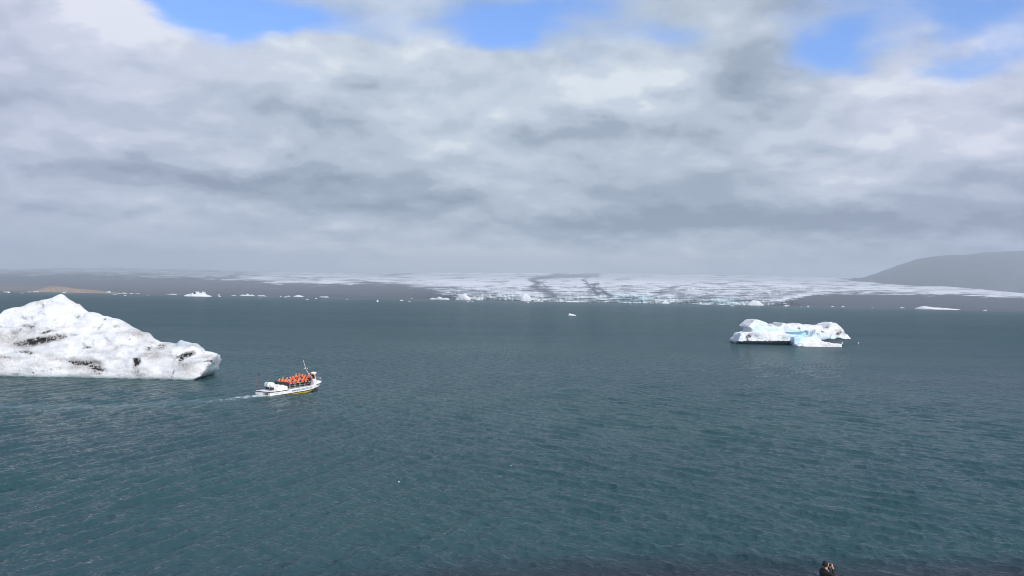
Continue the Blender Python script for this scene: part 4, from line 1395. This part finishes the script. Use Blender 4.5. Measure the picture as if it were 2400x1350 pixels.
def cloth(name, col, rough=0.85):
    return simple_mat(name, col, rough, 0.18, 6.0, bump=0.2)


M_SKIN = simple_mat('skin', (0.52, 0.31, 0.23), 0.55, 0.08, 8.0)
M_ORANGE = simple_mat('orange_vest', (0.95, 0.15, 0.028), 0.7, 0.18, 5.0)
M_REFLECT = simple_mat('reflective_tape', (0.70, 0.68, 0.60), 0.4, 0.05, 5.0)
JACKETS = [cloth('dark_navy_jacket', (0.016, 0.020, 0.045)), cloth('black_jacket', (0.016, 0.016, 0.018)), cloth('wine_red_jacket', (0.16, 0.018, 0.03)),
           cloth('violet_jacket', (0.09, 0.05, 0.17)), cloth('grey_jacket', (0.10, 0.10, 0.11)), cloth('blue_jacket', (0.03, 0.07, 0.20))]
HATS = [cloth('black_wool_hat', (0.008, 0.007, 0.008)), cloth('brown_hair', (0.045, 0.026, 0.016)), cloth('fair_hair', (0.30, 0.20, 0.10)), cloth('pink_wool_hat', (0.45, 0.10, 0.20)),
        cloth('orange_hood', (0.9, 0.15, 0.03)), cloth('white_hat', (0.6, 0.6, 0.58)), cloth('red_wool_hat', (0.35, 0.03, 0.03))]
HAT_WORD = ['black hat', 'brown hair', 'fair hair', 'pink hat', 'orange hood', 'white hat', 'red hat']


def seated_meshes():
    V = [(0, 0, 0.10), (-0.02, 0, 0.34), (0, 0, 0.56), (0.02, 0, 0.68), (0.04, 0, 0.80), (0.05, 0, 0.90)]
    E = [(0, 1), (1, 2), (2, 3), (3, 4), (4, 5)]
    R_ = [0.16, 0.15, 0.15, 0.065, 0.095, 0.085]
    for s in (-1, 1):
        i = len(V)
        V += [(0.05, s * 0.10, 0.08), (0.44, s * 0.12, 0.09), (0.46, s * 0.12, -0.28), (0.56, s * 0.12, -0.33)]
        E += [(0, i), (i, i + 1), (i + 1, i + 2), (i + 2, i + 3)]
        R_ += [0.10, 0.075, 0.055, 0.045]
        i = len(V)
        V += [(0.0, s * 0.19, 0.55), (0.05, s * 0.27, 0.30), (0.28, s * 0.16, 0.20), (0.35, s * 0.12, 0.20)]
        E += [(2, i), (i, i + 1), (i + 1, i + 2), (i + 2, i + 3)]
        R_ += [0.075, 0.06, 0.045, 0.035]
    body = skinned('body', V, E, R_)
    vest = skinned('life_vest', [(0.02, 0, 0.16), (0.0, 0, 0.34), (0.02, 0, 0.52), (0.01, 0, 0.63)], [(0, 1), (1, 2), (2, 3)], [(0.23, 0.28), (0.25, 0.31), (0.24, 0.33), (0.17, 0.22)])
    sleeves = skinned('jacket', [(0, 0, 0.50), (0.0, 0.20, 0.54), (0.05, 0.28, 0.30), (0.27, 0.165, 0.205), (0.0, -0.20, 0.54), (0.05, -0.28, 0.30), (0.27, -0.165, 0.205), (0, 0, 0.2)],
                      [(0, 1), (1, 2), (2, 3), (0, 4), (4, 5), (5, 6), (0, 7)], [0.15, 0.09, 0.075, 0.06, 0.09, 0.075, 0.06, 0.17])
    hat = skinned('hat', [(-0.005, 0, 0.80), (0.01, 0, 0.90), (0.025, 0, 0.965)], [(0, 1), (1, 2)], [0.095, 0.115, 0.07])
    trousers = skinned('trousers', [(0, 0, 0.09), (0.05, 0.10, 0.08), (0.44, 0.12, 0.09), (0.46, 0.12, -0.24), (0.05, -0.10, 0.08), (0.44, -0.12, 0.09), (0.46, -0.12, -0.24)],
                       [(0, 1), (1, 2), (2, 3), (0, 4), (4, 5), (5, 6)], [0.17, 0.115, 0.09, 0.07, 0.115, 0.09, 0.07])
    return body, vest, sleeves, hat, trousers


def standing_meshes():
    V = [(0, 0, 0.95), (0, 0, 1.18), (0, 0, 1.38), (0.01, 0, 1.50), (0.03, 0, 1.62), (0.04, 0, 1.72)]
    E = [(0, 1), (1, 2), (2, 3), (3, 4), (4, 5)]
    R_ = [0.15, 0.14, 0.15, 0.065, 0.095, 0.085]
    for s in (-1, 1):
        i = len(V)
        V += [(0, s * 0.10, 0.90), (0.03, s * 0.12, 0.50), (0, s * 0.13, 0.09), (0.14, s * 0.14, 0.04)]
        E += [(0, i), (i, i + 1), (i + 1, i + 2), (i + 2, i + 3)]
        R_ += [0.10, 0.075, 0.055, 0.045]
        i = len(V)
        V += [(0, s * 0.19, 1.38), (-0.02, s * 0.27, 1.12), (0.20, s * 0.20, 1.05), (0.28, s * 0.16, 1.06)]
        E += [(2, i), (i, i + 1), (i + 1, i + 2), (i + 2, i + 3)]
        R_ += [0.075, 0.06, 0.045, 0.035]
    body = skinned('body', V, E, R_)
    vest = skinned('life_vest', [(0.01, 0, 0.98), (0, 0, 1.16), (0.01, 0, 1.34), (0.0, 0, 1.45)], [(0, 1), (1, 2), (2, 3)], [(0.23, 0.28), (0.25, 0.31), (0.24, 0.33), (0.17, 0.22)])
    sleeves = skinned('jacket', [(0, 0, 1.34), (0, 0.20, 1.37), (-0.02, 0.28, 1.12), (0.19, 0.205, 1.05), (0, -0.20, 1.37), (-0.02, -0.28, 1.12), (0.19, -0.205, 1.05), (0, 0, 1.0)],
                      [(0, 1), (1, 2), (2, 3), (0, 4), (4, 5), (5, 6), (0, 7)], [0.15, 0.09, 0.075, 0.06, 0.09, 0.075, 0.06, 0.17])
    hat = skinned('hat', [(-0.015, 0, 1.62), (0.0, 0, 1.72), (0.01, 0, 1.785)], [(0, 1), (1, 2)], [0.095, 0.115, 0.07])
    trousers = skinned('trousers', [(0, 0, 0.93), (0, 0.10, 0.88), (0.03, 0.12, 0.50), (0, 0.13, 0.12), (0, -0.10, 0.88), (0.03, -0.12, 0.50), (0, -0.13, 0.12)],
                       [(0, 1), (1, 2), (2, 3), (0, 4), (4, 5), (5, 6)], [0.165, 0.115, 0.09, 0.075, 0.115, 0.09, 0.075])
    return body, vest, sleeves, hat, trousers


def build_passengers():
    sets = {'sit': seated_meshes(), 'stand': standing_meshes()}
    rng = random.Random(11)
    ordn = ['first', 'second', 'third', 'fourth', 'fifth', 'sixth']
    place = ['at starboard rail', 'inner starboard seat', 'middle seat', 'inner port seat', 'at port rail']

    def person(pose, loc, yaw, hat, jacket, label, sc=1.0, vest=True):
        body, vm, jm, hm, tm = sets[pose]
        root = link('person', body, label=label, category='person', group='passengers on the tour boat')
        root.data = body
        if not body.materials:
            body.materials.append(M_SKIN)
        p = BOAT_M @ Vector(loc)
        root.location = p
        root.rotation_euler = (0, 0, BOAT_HEAD + yaw)
        root.scale = (sc, sc, sc)
        for nm, me, mt in (('jacket', jm, JACKETS[jacket]), ('hat', hm, HATS[hat]), ('trousers', tm, JACKETS[rng.choice((0, 1, 1, 4))]), ('life_vest', vm, M_ORANGE)):
            key = me.name.split('.')[0] + pose + mt.name
            if key not in cache:
                c = me.copy()
                c.materials.clear()
                c.materials.append(mt)
                cache[key] = c
            o = link(nm if nm != 'hat' or hat not in (1, 2) else 'hair', cache[key], root)
    cache = {}
    hats = [4, 4, 0, 4, 1, 4, 0, 1, 4, 2, 4, 0, 4, 5, 1, 4, 3, 0, 4, 6, 1, 4, 0, 5, 4, 1, 4, 0, 6, 4]
    i = 0
    for r in range(6):
        for c in range(5):
            x = -1.35 + 0.72 * r + rng.uniform(-0.07, 0.07)
            y = (-1.15, -0.58, 0.0, 0.57, 1.12)[c] + rng.uniform(-0.08, 0.08)
            hat = hats[i]
            i += 1
            stand = (r, c) in ((5, 0), (5, 1), (4, 4), (5, 3), (5, 4), (3, 2), (4, 1), (4, 3), (1, 1), (3, 4))
            jac = rng.randrange(6)
            lab = 'passenger with %s, orange vest, %s bench from the stern, %s' % (HAT_WORD[hat], ordn[r], place[c])
            if stand:
                person('stand', (x + 0.28, y, 0.805), rng.uniform(-0.9, 0.6), hat, jac, lab.replace('passenger', 'standing passenger', 1), rng.uniform(0.86, 0.95))
            else:
                person('sit', (x, y, 1.13), rng.uniform(-0.5, 0.35), hat, jac, lab, rng.uniform(0.95, 1.08))
    person('stand', (2.86, -0.62, 0.805), 0.05, 0, 1, 'skipper standing at the helm console in orange vest', 0.98)


build_passengers()


def build_walker():
    """figure on the black beach holding a camera up to the face"""
    p = at_y(np.array(1936.0), np.array(1321.5), 40.3)
    zg = 0.46
    hs = (p[2] - zg) / 1.655                      # head centre of the figure sits on this pixel
    root_loc = (p[0] - 0.03, p[1], zg)
    V = [(0, 0, 0.95), (-0.02, 0, 1.16), (-0.01, 0, 1.36), (0.02, 0, 1.48), (0.05, 0, 1.56), (0.055, 0, 1.64), (0.04, 0, 1.70)]
    E = [(0, 1), (1, 2), (2, 3), (3, 4), (4, 5), (5, 6)]
    R_ = [0.15, 0.135, 0.15, 0.06, 0.08, 0.108, 0.09]
    i = len(V)
    V += [(0.145, 0, 1.618), (0.165, 0, 1.605)]      # nose
    E += [(5, i), (i, i + 1)]
    R_ += [0.02, 0.014]
    hands = {}
    for s in (-1, 1):
        i = len(V)
        V += [(0, s * 0.10, 0.90), (0.03, s * 0.11, 0.50), (-0.01, s * 0.11, 0.09), (0.14, s * 0.12, 0.04)]
        E += [(0, i), (i, i + 1), (i + 1, i + 2), (i + 2, i + 3)]
        R_ += [0.10, 0.075, 0.055, 0.045]
        i = len(V)
        V += [(0.0, s * 0.18, 1.37), (0.20, s * 0.27, 1.19), (0.30, s * 0.13, 1.46), (0.285, s * 0.105, 1.53), (0.275, s * 0.09, 1.575)]
        E += [(2, i), (i, i + 1), (i + 1, i + 2), (i + 2, i + 3), (i + 3, i + 4)]
        R_ += [0.075, 0.058, 0.035, (0.042, 0.022), (0.042, 0.02)]
        palm = i + 4
        # four fingers over the top of the camera, thumb underneath
        for f in range(4):
            j = len(V)
            bx, ln = 0.245 + 0.022 * f, (0.050, 0.058, 0.055, 0.044)[f]
            V += [(bx, s * 0.085, 1.60), (bx, s * 0.07, 1.60 + ln * 0.75), (bx - 0.004, s * 0.045, 1.60 + ln)]
            E += [(palm, j), (j, j + 1), (j + 1, j + 2)]
            R_ += [0.010, 0.009, 0.007]
        j = len(V)
        V += [(0.235, s * 0.080, 1.55), (0.222, s * 0.055, 1.565)]
        E += [(palm - 1, j), (j, j + 1)]
        R_ += [0.012, 0.009]
    body = skinned('body', V, E, R_, 0, 2)
    body.materials.append(M_SKIN)
    root = link('person', body, label='person in a dark jacket on the shore holding a camera to the face', category='person')
    root.location = root_loc
    root.rotation_euler = (0, 0, math.radians(14))
    root.scale = (hs, hs, hs)
    coat = cloth('black_hooded_coat', (0.006, 0.006, 0.008), 0.8)
    jk = skinned('coat', [(0, 0, 0.82), (-0.02, 0, 1.02), (-0.025, 0, 1.2), (-0.015, 0, 1.36), (0.0, 0, 1.45),
                          (0.0, 0.19, 1.37), (0.20, 0.275, 1.19), (0.292, 0.14, 1.47), (0.0, -0.19, 1.37), (0.20, -0.275, 1.19), (0.292, -0.14, 1.47)],
                 [(0, 1), (1, 2), (2, 3), (3, 4), (3, 5), (5, 6), (6, 7), (3, 8), (8, 9), (9, 10)],
                 [(0.25, 0.27), (0.22, 0.24), (0.20, 0.225), (0.19, 0.21), 0.11, 0.11, 0.09, 0.055, 0.11, 0.09, 0.055], 0, 2)
    jk.materials.append(coat)
    c = link('coat', jk, root)
    hd = skinned('hood', [(-0.09, 0, 1.40), (-0.12, 0, 1.47), (-0.06, 0, 1.52)], [(0, 1), (1, 2)], [0.07, (0.07, 0.11), 0.07], 0, 2)
    hd.materials.append(coat)
    link('hood', hd, c)
    bg = skinned('chest_strap', [(-0.16, -0.05, 1.22), (0.0, -0.2, 1.20), (0.12, -0.12, 1.26)], [(0, 1), (1, 2)], [0.012, 0.012, 0.012], 0, 1)
    bg.materials.append(JACKETS[4])
    link('strap', bg, root)
    tr = skinned('trousers', [(0, 0, 0.93), (0, 0.10, 0.88), (0.03, 0.11, 0.50), (-0.01, 0.11, 0.10), (0, -0.10, 0.88), (0.03, -0.11, 0.50), (-0.01, -0.11, 0.10)],
                 [(0, 1), (1, 2), (2, 3), (0, 4), (4, 5), (5, 6)], [0.165, 0.115, 0.09, 0.075, 0.115, 0.09, 0.075], 0, 2)
    tr.materials.append(JACKETS[4])
    link('trousers', tr, root)
    hr = skinned('hair', [(-0.04, 0, 1.53), (-0.02, 0, 1.63), (0.02, 0, 1.70), (0.075, 0, 1.72)], [(0, 1), (1, 2), (2, 3)], [(0.10, 0.12), (0.125, 0.135), (0.125, 0.135), (0.075, 0.10)], 0, 2)
    hr.materials.append(HATS[0])
    link('hair', hr, root)
    # the camera in the hands
    e = bpy.data.objects.new('camera_in_hands', None)
    e.name = 'handheld_camera'
    COL.objects.link(e)
    tag(e, 'small black camera held up by the person on the shore', 'camera')
    e.matrix_world = Matrix.Translation(root_loc) @ Matrix.Rotation(math.radians(14), 4, 'Z') @ Matrix.Diagonal((hs, hs, hs, 1)) @ Matrix.Translation((0.255, 0, 1.60))
    bm = bmesh.new()
    bm_box(bm, (0, 0, 0), (0.045, 0.115, 0.07), 0.008)
    bm_obj('camera_body', bm, M_BLACK, e)
    bm = bmesh.new()
    bm_tube(bm, [(0.02, 0.01, 0), (0.075, 0.01, 0), (0.08, 0.01, 0)], [0.03, 0.032, 0.026], 16)
    bm_obj('lens', bm, M_BLACK, e)


build_walker()
